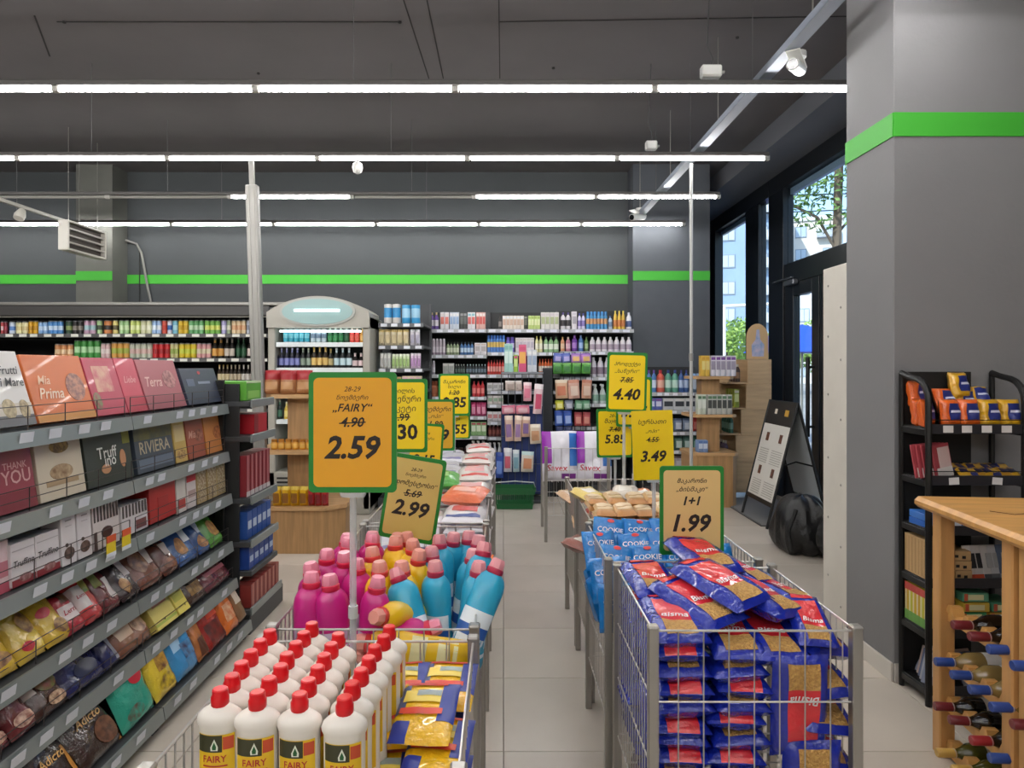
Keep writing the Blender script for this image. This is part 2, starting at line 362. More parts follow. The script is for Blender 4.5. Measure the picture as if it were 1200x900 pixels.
# ================================================================ wire bins
BW, BD, BH = .545, .565, .785
def bin_proto(base_z):
    post = MB().box((0, 0, BH / 2), (.026, .026, BH), 0, .002).box((0, 0, BH + .001), (.029, .029, .012), 0, .004).mesh('post', STEEL, 0)
    hx, hy = BW / 2 - .013, BD / 2 - .013
    parts = [['post', post, (sx * hx, sy * hy, 0)] for sx in (-1, 1) for sy in (-1, 1)]
    lo = .22
    def panel(L, n):
        b = MB(); r = .0026
        for z in (BH - .008, BH - .19, BH - .37, lo): b.cyl((-L / 2, 0, z), (L / 2, 0, z), r * (1.25 if z > .7 else 1), 6)
        for i in range(1, n): b.cyl((-L / 2 + L * i / n, 0, lo), (-L / 2 + L * i / n, 0, BH - .008), r * .75, 5)
        return b.mesh('wire_panel', WIRE)
    fp = panel(2 * hx, 8); sp = panel(2 * hy, 16)
    parts += [['wire_panel', fp, (0, -hy, 0)], ['wire_panel', fp, (0, hy, 0)], ['wire_panel', sp, (-hx, 0, 0), (0, 0, R(90))], ['wire_panel', sp, (hx, 0, 0), (0, 0, R(90))]]
    b = MB()
    for i in range(1, 10): b.cyl((-hx, -hy + 2 * hy * i / 10, 0), (hx, -hy + 2 * hy * i / 10, 0), .0026, 5)
    for i in range(1, 10): b.cyl((-hx + 2 * hx * i / 10, -hy, -.005), (-hx + 2 * hx * i / 10, hy, -.005), .0026, 5)
    b.box((0, 0, -.009), (2 * hx, .012, .008))
    parts.append(['base_grid', b.mesh('base_grid', WIRE), (0, 0, base_z)])
    return parts
BINS = {}
def add_bin(key, cx, y0, base_z, label):
    place(bin_proto(base_z), 'wire_bin', label, 'wire bin', (cx, y0 + BD / 2, 0), (0, 0, 0), 'wire promotion bins')
    BINS[key] = (cx, y0, base_z)
LX, RX = -.334, .642
add_bin('L1', LX, 1.105, .62, 'wire bin holding white detergent bottles with red caps')
add_bin('L2', LX, 1.72, .585, 'wire bin full of pink, yellow and blue cleaner bottles')
add_bin('L3', LX, 2.30, .55, 'wire bin holding orange cloth packs, behind the cleaner bottles')
add_bin('L4', LX, 2.90, .42, 'wire bin with stacked white packs beside the 2.99 sign')
add_bin('L5', LX, 3.49, .42, 'wire bin with white, red and green packs in the aisle')
add_bin('L6', LX, 4.08, .5, 'wire bin second from the far end of the aisle row with striped packs')
add_bin('L7', LX, 4.67, .5, 'wire bin at the far end of the bottle bin row')
add_bin('R1', RX, 1.712, .25, 'wire bin overflowing with blue pasta bags')
add_bin('R2', RX - .02, 2.32, .45, 'wire bin holding light blue cookie bags')
add_bin('R3', RX, 2.91, .5, 'wire bin piled with beige wafer packs')
add_bin('R4', RX, 3.50, .4, 'wire bin of brown packs behind the wafer bin')
add_bin('R5', RX - .03, 5.58, .5, 'far wire bin holding large white and purple detergent bags')
# ---------------------------------------------------------------- dish soap bottles
FW, FD = .0375, .0235
WP = mat('#e6e0d6', .35, trans=.0, coat=.2); REDC = mat('#d3131c', .3)
fb = MB().lathe([(.9, 0), (1.0, .006), (.97, .06), (.94, .12), (.95, .17), (.95, .193), (1.04, .2), (1.06, .207), (1.0, .2145), (.8, .2215), (.55, .227), (.42, .23)], 20, 0, FW, FD).mesh('body', WP, 50)
fc = MB().lathe([(.0145, .228), (.0155, .23), (.0155, .243), (.0135, .246), (.0135, .255), (.0115, .257)], 14).mesh('cap', REDC, 40)
YL = mat('#e8bf25', .4); OLV = mat('#3a3a22', .4)
fl = arc(FW * .965, FD * 1.03, .08, .186, -58, 58, YL, 10)
sub = [['label_top', arc(FW * .97, FD * 1.05, .156, .185, -57, 20, OLV, 8, name='label_top'), (0, 0, 0), (0, 0, 0)],
       ['label_seal', arc(FW * .975, FD * 1.06, .16, .182, 22, 54, mat('#c9502f', .4), 5, name='label_seal'), (0, 0, 0), (0, 0, 0)],
       ['drop_emblem', MB().prism([(-.006, .16), (.006, .16), (.0065, .166), (0, .18), (-.0065, .166)], -FD * 1.1 - .0006, -FD * 1.1).mesh('drop_emblem', mat('#e9eedd', .4), 0), (0, 0, 0), (0, 0, 0)],
       ['leaf_emblem', MB().prism([(-.003, .162), (.003, .162), (.0035, .167), (0, .175), (-.0035, .167)], -FD * 1.1 - .0014, -FD * 1.1 - .0007).mesh('leaf_emblem', mat('#1f5a2c', .4), 0), (0, 0, 0), (0, 0, 0)],
       ['lettering', wraptext('FAIRY', mat('#b8202b', .4), FW * 1.0, FD * 1.1, .042), (0, 0, .145), (0, 0, 0)],
       ['label_stripe', arc(FW * .975, FD * 1.06, .131, .1335, -35, 35, mat('#b8202b', .4), 6, name='label_stripe'), (0, 0, 0), (0, 0, 0)]]
FAIRY = [['body', fb], ['cap', fc], ['label', fl, (0, 0, 0), (0, 0, 0), sub]]
cols = ('outermost column', 'second column', 'third column', 'column beside the cloth packs')
for c in range(4):
    for r in range(7 if c in (1, 3) else 6):
        x = -.505 + .076 * c + RND.uniform(-.003, .003) + (.004 * r if c == 3 else 0); y = 1.195 + .053 * r + (.0, -.012, -.018, -.03)[c]
        rl = ('front bottle', 'second bottle', 'third bottle', 'fourth bottle', 'fifth bottle', 'sixth bottle', 'seventh bottle')[r]
        place(FAIRY, 'dish_soap_bottle', 'white dish soap bottle with red cap, %s in the %s' % (rl, cols[c]), 'bottle', (x, y, .626), (0, 0, R(RND.uniform(-7, 7) + (8 if c == 1 and r == 0 else 0))), 'dish soap bottles in the first bin')
# yellow cloth packs
CY = film('#e7b51d', .22, .5, 30); CBL = mat('#24358f', .35); CRD = mat('#d8452c', .35); CLY = mat('#efd35a', .35); CGR = mat('#9aa7a0', .35)
CLOTH = bag(.122, .19, .018, CY, (('blue_band', .72, 1, .3, 1, CBL), ('blue_foot', .0, .3, .0, .3, CBL), ('brush_stripe', .0, .12, .4, .9, mat('#46527a', .35)), ('title_band', .1, .78, .88, 1, CRD), ('tool_picture', .1, .75, .62, .82, CLY), ('orange_band', .05, .78, .38, .5, CRD), ('product_picture', .25, .75, .7, .8, CGR)),
            (), seed=3, nu=14, nv=20)
cloth_spots = [(-.20, 1.17, .655, -83, 4), (-.12, 1.235, .69, -84, -5), (-.15, 1.30, .722, -81, -4), (-.21, 1.325, .70, -83, 6), (-.115, 1.45, .712, -84, -3), (-.20, 1.455, .71, -84, 5), (-.115, 1.165, .655, -84, -3), (-.205, 1.16, .635, -84, 5), (-.115, 1.36, .675, -84, 2), (-.2, 1.38, .665, -84, -3)]
cl_lab = ('lowest one beside the front row of bottles', 'under the topmost pack, at the bin edge', 'topmost pack with its bare yellow lower half', 'leaning on the bottles behind the topmost pack', 'at the rear corner by the bin post', 'at the rear beside the last bottles', 'at the front corner of the bin', 'pushed against the front bottles', 'hidden under the rear packs by the side wires', 'bottom one at the middle of the pile')
for i, (x, y, z, a, rz) in enumerate(cloth_spots):
    place(CLOTH, 'cloth_pack', 'yellow and blue cleaning cloth pack, ' + cl_lab[i], 'cloth pack', (x - .016, y, z), (R(a), R(RND.uniform(-3, 3)), R(rz)), 'cleaning cloth packs')
# ---------------------------------------------------------------- toilet cleaner bottles
def cleaner(bodyc, capc, ringc, lab1, lab2):
    rx, ry = .038, .029
    prof = [(.9, 0), (1, .008), (1, .06), (.97, .12), (1.02, .165), (1.03, .19), (.97, .204), (.82, .216), (.6, .224), (.52, .227)]
    body = MB().lathe(prof, 16, 0, rx, ry).mesh('body', mat(bodyc, .3, coat=.3), 50)
    ring = MB().lathe([(.0195, .224), (.021, .226), (.021, .236), (.019, .238)], 14).mesh('cap_ring', mat(ringc, .35), 40)
    cap = MB().lathe([(.0185, .237), (.0195, .24), (.018, .254), (.0145, .261)], 8).mesh('cap', mat(capc, .35, coat=.2), 30)
    lb = arc(rx * .985, ry * 1.015, .03, .135, -75, 75, mat(lab1, .4), 10)
    st = arc(rx * .99, ry * 1.03, .075, .1, -74, 74, mat(lab2, .4), 10, name='label_band'); st2 = arc(rx * .99, ry * 1.03, .04, .05, -60, 60, mat(bodyc, .4), 10, name='label_line')
    return [['body', body], ['cap', cap], ['cap_ring', ring], ['label', lb, (0, 0, 0), (0, 0, 0), [['label_band', st, (0, 0, 0), (0, 0, 0)], ['label_line', st2, (0, 0, 0), (0, 0, 0)]]]]
PINK = cleaner('#c51f7f', '#e58aa0', '#d0284a', '#c9b9cf', '#d7409a'); YEL = cleaner('#e9bd16', '#e69a8c', '#cf3a3a', '#e6dfa8', '#e9bd16'); BLU = cleaner('#2aa0c4', '#e0959c', '#b02c4a', '#dfe8ee', '#2a5aa8')
K = 0
spots = []
for r in range(5):
    for c in range(6):
        x = -.525 + .08 * c + (.02 if r % 2 else 0); y = 1.83 + .085 * r
        if r == 0 and c > 2: continue
        kind = 'p' if c < 2 or (c == 2 and r == 0) else ('y' if c < 4 else 'b')
        spots.append((kind, x + RND.uniform(-.008, .008), y + RND.uniform(-.01, .01), .588 + (.012 * r if r < 4 else .03), RND.uniform(-7, 7), RND.uniform(-8, 8), RND.uniform(-40, 40)))
# leaning and lying ones at the front
spots += [('b', -.2, 1.80, .62, -24, -16, 15), ('b', -.125, 1.825, .64, -20, 20, -10), ('b', -.1, 1.9, .65, -12, 14, 20), ('y', -.215, 2.0, .735, 76, 0, -24), ('p', -.455, 1.79, .665, 0, 72, 4), ('y', -.09, 1.775, .685, 0, -80, 4), ('y', -.1, 1.765, .62, 0, -74, 0)]
n = {'p': 0, 'y': 0, 'b': 0}
ordn = ('first', 'second', 'third', 'fourth', 'fifth', 'sixth', 'seventh', 'eighth', 'ninth', 'tenth', 'eleventh', 'twelfth', 'thirteenth')
for kd, x, y, z, a, b_, c_ in spots:
    nm = {'p': 'pink', 'y': 'yellow', 'b': 'blue'}[kd]; lie = abs(b_) > 40 or a > 40
    lab = ('%s cleaner bottle lying on its side at the bin front, %s such' % (nm, ordn[n[kd]])) if lie else '%s cleaner bottle with pinkish cap, %s counting from the bin front' % (nm, ordn[n[kd]])
    n[kd] += 1
    place({'p': PINK, 'y': YEL, 'b': BLU}[kd], 'cleaner_bottle', lab, 'bottle', (x, y, z), (R(a), R(b_), R(c_)), 'toilet cleaner bottles', 1.16)
# ---------------------------------------------------------------- pasta bags
PBL = film('#14279a', .16, .7, 26); PRD = mat('#d42a33', .22, bump=.5, bs=28, coat=.4); PAS = mat('#d8ab62', .5, bump=.7, bs=160, col2='#b98744', vs=120); PWH = mat('#e8e4e4', .4)
def pasta(seed): return bag(.15, .27, .052, PBL, (('red_panel', .22, .78, .30, .80, PRD), ('pasta_window', .22, .78, .05, .28, PAS), ('top_band', .22, .78, .86, 1., PRD)),
                             (('Bisma', PWH, .5, .40, .075, .25),), seed=seed, nu=9, nv=20)
PASTA = [pasta(i) for i in range(3)]
np_ = 0
def put_pasta(x, y, z, rx, ry, rz, lab, k=None, sc=None):
    global np_
    place(PASTA[np_ % 3 if k is None else k], 'pasta_bag', lab, 'pasta bag', (x, y, z), (R(rx), R(ry), R(rz)), 'blue pasta bags', sc); np_ += 1
for c, x in enumerate((.468, .625)):
    for row in range(2 if c == 0 else 1):
        for l in range(10):
            z = .29 + .0445 * l
            if c and l < 2: continue
            if c == 1 and l > 8: continue
            put_pasta(x + RND.uniform(-.008, .008), 1.745 + row * .275 + RND.uniform(0, .01) + (.27 if l % 2 else 0), z, -90 + RND.uniform(-3, 3), RND.uniform(-4, 4), RND.uniform(-4, 4) + (180 if l % 2 else 0),
                      'blue pasta bag lying flat, %s layer up in the %s stack%s' % (ordn[l], ('outer', 'second')[c], '' if row == 0 else ' of the rear row'), None)
put_pasta(.775, 1.758, .70, -4, 180, 2, 'blue pasta bag standing against the wires with its window up, upper one'); 
put_pasta(.80, 1.75, .485, -3, 180, -3, 'blue pasta bag standing against the wires with its red panel, lower one')
heap = [  # x, y, z, rx, ry, rz, label
 (.47, 1.75, .735, -86, 0, 0, 'topmost bag of the outer stack, red panel up by the front wires'),
 (.475, 2.01, .765, -86, 0, 3, 'bag on the rear of the outer stack, level with the wire rim'),
 (.625, 1.755, .69, -84, 0, -2, 'bag under the big central bag, window at the front wires'),
 (.69, 1.84, .80, -80, -6, 28, 'large central bag on top of the heap, red panel up'),
 (.61, 1.82, .755, -80, -8, 24, 'bag just under the large central one, mostly blue'),
 (.66, 2.02, .835, -84, 0, 12, 'bag at the rear top of the heap under the 1.99 sign'),
 (.80, 1.85, .765, -80, 8, 34, 'bag with its window showing, beside the central bag'),
 (.80, 2.03, .785, -82, 8, 34, 'bag with white stripes at the rear of the heap'),
 (.885, 1.94, .755, -82, 14, 36, 'bag lying along the far side rim'),
 (.74, 1.755, .685, -82, 4, 4, 'bag at the front wires below the one with the window'),
 (.835, 1.775, .715, -68, 4, -4, 'bag propped up at the front corner, red panel facing out'),
 (.88, 1.80, .68, -78, 10, 20, 'bag squeezed into the front corner by the side wires'),
 (.855, 1.745, .50, -70, 10, 6, 'bag crumpled behind the front corner post, upper'),
 (.86, 1.75, .59, -80, -6, 5, 'bag with a red side showing behind the front corner post'),
 (.85, 1.75, .40, -80, 10, 0, 'bag crumpled low behind the front corner post'),
 (.76, 1.9, .62, -87, 0, 0, 'bag buried under the heap in the middle'),
 (.66, 2.02, .77, -87, 3, 4, 'bag buried at the rear of the heap')]
for x, y, z, a, b_, c_, l in heap: put_pasta(x, y, z, a, b_, c_, 'pasta ' + l, None, .72 if 'propped' in l else None)
tag(O('plastic_pack', bag(.12, .2, .05, film('#9a8f8c', .25), seed=9)[0][1], None, (.42, 2.18, .003), (R(-16), 0, R(-70))), 'crumpled clear bag on the floor under the pasta bin', 'bag')
# ---------------------------------------------------------------- cookie bags
CKB = film('#1177c2', .2, .5, 28)
def cookie(seed): return bag(.135, .165, .05, CKB, (('dark_band', .1, .9, .05, .18, mat('#1565ac', .3)), ('brand_patch', .4, .62, .80, .9, mat('#d2413b', .4))), (('COOKIE', WHITE, .5, .62, .105, .0),), seed=seed, nu=10, nv=16)
COOK = [cookie(i) for i in (21, 22)]
for r in range(4):
    for c in range(4):
        x = .40 + .128 * c + RND.uniform(-.012, .012) + .03 * (r % 2); y = 2.42 + .115 * r; z = .605 + .024 * r
        if x > .86: continue
        place(COOK[(r + c) % 2], 'cookie_bag', 'light blue cookie bag, %s row from the front, %s along from the aisle' % (ordn[r], ordn[c]), 'cookie bag', (x, y, z), (R(-38 + RND.uniform(-8, 8)), R(RND.uniform(-7, 7)), R(RND.uniform(-12, 12))), 'light blue cookie bags')
for i, (x, y, z) in enumerate(((.385, 2.36, .52), (.53, 2.37, .53), (.68, 2.37, .53), (.37, 2.55, .5), (.38, 2.7, .5))):
    place(COOK[i % 2], 'cookie_bag', 'light blue cookie bag in the lower layer, %s from the aisle corner' % ordn[i], 'cookie bag', (x + .02, y, z), (R(-20), 0, R((0, 0, 0, 60, 70)[i])), 'light blue cookie bags')
# ---------------------------------------------------------------- wafers and brown packs
WAF = film('#cfa56e', .3, .3, 40)
def wafer(w=.09, h=.205, t=.03): return bag(w, h, t, WAF, (('brown_band', .0, 1., .0, .25, mat('#b77f46', .4)), ('pale_print', .15, .85, .3, .5, mat('#e0c8a6', .4)), ('pale_print', .15, .85, .6, .85, mat('#e0c8a6', .4))), seed=31, nu=8, nv=12)
WA = wafer()
for l in range(3):
    for r in range(2):
        for c in range(5):
            if l == 0 and (c > 0 or r > 0) and not (r == 0): continue
            place(WA, 'wafer_pack', 'beige wafer pack, %s layer, %s row, %s from the aisle' % (('bottom', 'middle', 'top')[l], ('front', 'rear')[r], ordn[c]), 'wafer pack', (.45 + .093 * c + RND.uniform(-.004, .004), 2.95 + .215 * r, .735 + .032 * l + .008 * r), (R(-88 + RND.uniform(-3, 3)), R(RND.uniform(-4, 4)), R(RND.uniform(-4, 4))), 'beige wafer packs')
for i, (x, y, z, c, rz) in enumerate(((.47, 3.42, .79, '#d8c06a', 30), (.6, 3.40, .8, '#d9cfc4', -10), (.72, 3.42, .78, '#cf7a4a', 12), (.83, 3.4, .78, '#d98a5a', -20), (.43, 3.2, .6, '#8a4a3a', 50))):
    place(bag(.13, .16, .05, film(c, .3), (('print', .2, .8, .3, .7, mat('#e6e0d8', .4)),), seed=40 + i), 'snack_pack', ('olive yellow', 'pale grey', 'rust orange', 'peach', 'dark brown')[i] + ' snack pack lying behind the wafer packs', 'snack pack', (x, y - .08, z), (R(-80), 0, R(rz)), 'snack packs behind the wafers')
for i in range(10):
    c = ('#c9a07a', '#b5483c', '#d8c4a8', '#a0683c', '#c8553a')[i % 5]
    place(bag(.12, .19, .045, film(c, .3), (('print', .2, .8, .3, .7, mat('#e3d2c0', .4)),), seed=50 + i % 5), 'biscuit_pack', ('tan', 'red', 'cream', 'brown', 'orange red')[i % 5] + ' biscuit pack in the bin behind the wafers, ' + ('lower layer', 'upper layer')[i // 5], 'biscuit pack', (.43 + .1 * (i % 5), 3.56 + .15 * ((i * 7) % 3) / 1.0, .6 + .08 * (i // 5)), (R(-82), R(RND.uniform(-6, 6)), R(RND.uniform(-25, 25))), 'biscuit packs behind the wafers')
# ---------------------------------------------------------------- orange cloths, white packs
ORC = mat('#ee7a34', .7, bump=.2, bs=60)
for i in range(5):
    place(bag(.2, .3, .022, ORC, (('fold_edge', 0, 1, 0, .1, mat('#d9662a', .7)),), seed=60 + i % 2, nu=6), 'orange_cloth_pack', 'orange cleaning cloth pack, %s from the top of its stack' % ('fifth', 'fourth', 'third', 'second', 'first')[i], 'cloth pack', (-.165 + RND.uniform(-.01, .01), 2.40 + RND.uniform(0, .02), .60 + .026 * i), (R(-86), 0, R(RND.uniform(-6, 6))), 'orange cloth packs')
for i, (x, z) in enumerate(((-.5, .66), (-.36, .68))):
    place(bag(.12, .3, .07, film('#4a45b8', .25), (('white_print', .2, .8, .3, .7, mat('#c9c7e6', .4)),), seed=70 + i), 'purple_refill_pack', 'purple refill pack lying beside the orange cloths, ' + ('nearer the gondola', 'nearer the orange cloths')[i], 'refill pack', (x, 2.36 + .03 * i, z), (R(-84), 0, R(-40 + 20 * i)), 'purple refill packs')
WPK = []
for i, (c, p, q) in enumerate((('#d9d6dc', '#3a4a8a', '#c23a3a'), ('#e3ddd8', '#c9403a', '#e0a0a0'), ('#dcdce2', '#8a86b0', '#c9c9d4'))):
    WPK.append(bag(.19, .26, .05, film(c, .3, .2), (('print_band', .1, .9, .06, .2, mat(p, .4)), ('top_print', .2, .8, .45, .8, mat(q, .4))), (), seed=80 + i, nu=10, nv=14))
def white_stack(x, y, z, n, kinds, lab, dz=.042):
    for i in range(n):
        place(WPK[kinds[i % len(kinds)]], 'napkin_pack', 'white napkin pack, %s up in the %s' % (ordn[i], lab), 'napkin pack', (x + RND.uniform(-.01, .01), y + RND.uniform(-.01, .01), z + dz * i), (R(-87 + RND.uniform(-2, 2)), R(RND.uniform(-3, 3)), R(RND.uniform(-5, 5))), 'white napkin packs')
white_stack(-.17, 2.94, .52, 7, (0, 2, 0), 'fourth bin stack at the aisle'); white_stack(-.37, 2.94, .5, 6, (2, 0), 'fourth bin stack under the 2.99 sign'); white_stack(-.52, 2.96, .5, 4, (2,), 'fourth bin stack at the far side')
white_stack(-.17, 3.22, .52, 6, (1, 0), 'fourth bin rear stack'); white_stack(-.38, 3.2, .52, 5, (1, 2), 'fourth bin rear inner stack')
white_stack(-.17, 3.54, .5, 7, (1, 2), 'fifth bin stack at the aisle', .045); white_stack(-.17, 3.8, .5, 8, (1,), 'fifth bin rear stack', .045)
place(bag(.24, .2, .07, film('#4fa83a', .35), (('pale_print', .3, .7, .3, .7, mat('#9ed08a', .4)),), seed=91), 'green_napkin_pack', 'large green napkin pack lying among the white packs', 'napkin pack', (-.36, 3.68, .80), (R(-80), 0, R(4)))
place(bag(.22, .2, .06, film('#e06a3a', .35), (('pale_print', .2, .8, .4, .7, mat('#e9b0a0', .4)),), seed=92), 'orange_napkin_pack', 'orange striped napkin pack on the white packs', 'napkin pack', (-.22, 3.3, .79), (R(-82), 0, R(-14)))
for k, (yy, lab) in enumerate(((4.12, 'sixth bin front stack'), (4.36, 'sixth bin rear stack'), (4.72, 'seventh bin front stack'), (4.96, 'seventh bin rear stack'))):
    white_stack(-.17, yy, .56, 6 + (k % 2), (1, 0, 1), lab + ' at the aisle', .045); white_stack(-.38, yy, .56, 6, (1, 2), lab + ' on the inner side', .045)
# ---------------------------------------------------------------- big laundry bags in the far bin
SVX = bag(.30, .42, .10, film('#dedbe4', .3, .2), (('purple_side', 0, .25, .35, 1, mat('#9a2fb0', .35)), ('blue_stripe', .75, 1, .3, .95, mat('#3a78c8', .35)), ('purple_patch', .5, .9, .05, .15, mat('#7a2f8a', .4))), (('Savex', mat('#c2263a', .4), .4, .26, .17, .1),), seed=95, nu=12, nv=20)
for i, x in enumerate((.48, .76)):
    place(SVX, 'laundry_powder_bag', 'large white and purple laundry powder bag, %s in the far bin' % ('aisle side', 'inner side')[i], 'detergent bag', (x, 5.68, .49), (R(-10), 0, R(4 - 8 * i)), 'laundry powder bags')
for i, x in enumerate((.47, .62, .78)):
    place(bag(.16, .25, .08, film('#2d66b4', .3), (('pale_print', .2, .8, .3, .7, mat('#bcd0e8', .4)),), seed=97), 'blue_refill_bag', 'blue refill bag behind the laundry powder, %s from the aisle' % ordn[i], 'refill bag', (x, 5.95, .56), (R(-8), 0, 0), 'blue refill bags')
# ================================================================ price signs on clear poles
GFR = mat('#1c7a2c', .35); POLE = mat('#cfd4d6', .15, alpha=.45)
def rr(w, h, r, n=5):
    pts = []
    for cx, cz, a0 in ((w/2 - r, h/2 - r, 0), (-w/2 + r, h/2 - r, 90), (-w/2 + r, -h/2 + r, 180), (w/2 - r, -h/2 + r, 270)):
        for i in range(n + 1): a = R(a0 + 90 * i / n); pts.append((cx + r * math.cos(a), cz + r * math.sin(a)))
    return pts
def sign(px0, px1, py0, py1, Y, col, lines, label, roll=0, yaw=0, framed=True, pole_to=None, pole_dx=0):
    """lines: (string, relative height z, relative width, shear, struck, bold)"""
    x = wx((px0 + px1) / 2, Y); z = wz((py0 + py1) / 2, Y); w = (px1 - px0) * Y / F; h = (py1 - py0) * Y / F
    o = tag(O('price_sign', None, None, (x, Y, z), (0, R(roll), R(yaw))), label, 'price sign', 'price signs over the bins')
    pap = mat(col, .35, coat=.3)
    if framed:
        O('frame', MB().prism(rr(w, h, .012), -.003, .003).mesh('frame', GFR, 0), o)
        bd = O('board', MB().prism(rr(w * .885, h * .905, w * .06), -.0045, -.003).mesh('board', pap, 0), o)
    else: bd = O('board', MB().prism(rr(w, h, .003), -.0045, .001).mesh('board', pap, 0), o)
    for (s, rz, rw, shr, st, bo) in lines:
        O('lettering', text(s, INK, w=rw * w, shear=shr, bold=bo, strike=st), bd, ((.0 if len(s) < 5 else 0.) * w, -.0052, rz * h))
    if pole_to is not None:
        c_, s_ = math.cos(R(roll)), math.sin(R(roll))
        L = (z - h / 2 - pole_to)
        pl = O('pole', MB().cyl((0, 0, 0), (0, 0, -L), .0085, 10).mesh('pole', POLE), o, (pole_dx, .002, -h / 2), (0, R(-roll), 0))
        O('clip', MB().lathe([(.03, -.012), (.034, -.004), (.034, 0)], 14, 0, 1, .35).mesh('clip', POLE), o, (pole_dx, .002, -h / 2))
        O('collar', MB().cyl((0, 0, 0), (0, 0, -.03), .012, 10).mesh('collar', mat('#b9bcbe', .3)), pl, (0, 0, -L * .55))
    return o
NOV = 'ნოემბერი'
sign(362, 465, 436, 577, 1.69, '#d99b16', (('28-29', .36, .19, .3, False, 0), (NOV, .285, .36, .3, False, 0), ('„FAIRY“', .20, .46, .3, False, .012), ('4.90', .085, .27, .25, True, .02), ('2.59', -.125, .64, .25, False, .03)), 'orange price sign in green frame reading FAIRY 2.59', 0, 0, True, .62)
sign(450, 517, 534, 634, 2.28, '#cdb062', (('28-29', .34, .2, .3, False, 0), (NOV, .27, .36, .3, False, 0), ('„დომესტოსი“', .17, .82, .3, False, .008), ('5.69', .06, .3, .25, True, .02), ('2.99', -.12, .66, .25, False, .03)), 'tilted tan price sign in green frame reading 2.99', 9, -4, True, .62)
sign(441, 501, 444, 530, 2.86, '#f0cf05', (('თხილის', .33, .5, .1, False, .008), ('შოკენური', .22, .75, .1, False, .008), ('პაკეტი', .09, .55, .1, False, 0), ('1.99', -.02, .3, 0, True, .02), ('1.30', -.22, .62, 0, False, .03)), 'yellow price sign ending in .30 behind the FAIRY sign', 0, 0, True, .6)
sign(489, 533, 468, 528, 4.02, '#e0a92e', (('ნოემბერი', .3, .8, .3, False, .008), ('„ოპი“', .17, .4, .3, False, .0), ('1.80', .02, .36, .25, True, .02), ('1.29', -.2, .7, .25, False, .03)), 'orange price sign with struck 1.80 among the far signs', 0, 0, True, .6)
sign(476, 519, 496, 556, 3.45, '#efc31a', (('28-29', .3, .25, .3, False, 0), (NOV, .2, .5, .3, False, 0), ('2.15', -.2, .6, .2, False, .03)), 'yellow price sign half hidden between the .30 and 1.80 signs', 4, 0, True, .6)
sign(514, 551, 438, 487, 4.95, '#f0cf05', (('მაკარონი', .3, .7, .3, False, .008), ('ხილი', .18, .4, .3, False, 0), ('1.20', .05, .32, .2, True, .02), ('0.85', -.18, .75, .1, False, .03)), 'upper yellow price sign reading .85 by the back shelf', 0, 0, True, .6)
sign(517, 551, 486, 514, 5.05, '#f0cf05', (('28-29', .3, .3, .2, False, 0), ('0.55', -.1, .75, .1, False, .03)), 'lower yellow price sign reading .55 by the back shelf', 0, 0, True, None)
sign(711, 758, 413, 483, 3.46, '#f0cf05', (('პროდუქტი', .3, .65, .3, False, .004), ('„საწური“', .18, .62, .3, False, .004), ('7.85', .04, .32, .25, True, .02), ('4.40', -.2, .68, .25, False, .03)), 'yellow price sign in green frame reading 4.40', 1.5, 0, True, .6, -.01)
sign(722, 764, 442, 500, 3.95, '#f0cf05', (('3.95', -.2, .72, .1, False, .03),), 'yellow price sign peeking out behind the 4.40 sign', 0, 0, True, .6)
sign(699, 742, 479, 536, 3.98, '#f0cf05', (('28-29', .36, .3, .3, False, 0), ('მაყინი', .24, .55, .2, False, .008), ('7.40', .08, .3, .2, True, .02), ('5.85', -.12, .55, .1, False, .03)), 'small yellow price sign in green frame reading 5.85', -1, 0, True, .6)
sign(741, 789, 481, 562, 2.95, '#ecc80a', (('სურსათი', .33, .68, .3, False, .008), ('„ოპი“', .2, .34, .3, False, .008), ('4.55', .08, .3, .25, True, .02), ('3.49', -.16, .64, .25, False, .03)), 'frameless yellow price sign reading 3.49 above the wafers', -2, 0, False, .6)
sign(773, 848, 546, 650, 2.29, '#d8b878', (('მაკარონი', .33, .46, .3, False, .012), ('„ბისმაკი“', .235, .5, .3, False, .012), ('1+1', .11, .27, .25, False, .03), ('1.99', -.14, .6, .25, False, .03)), 'tan price sign in green frame reading 1+1 and 1.99', 0, 0, True, .62)
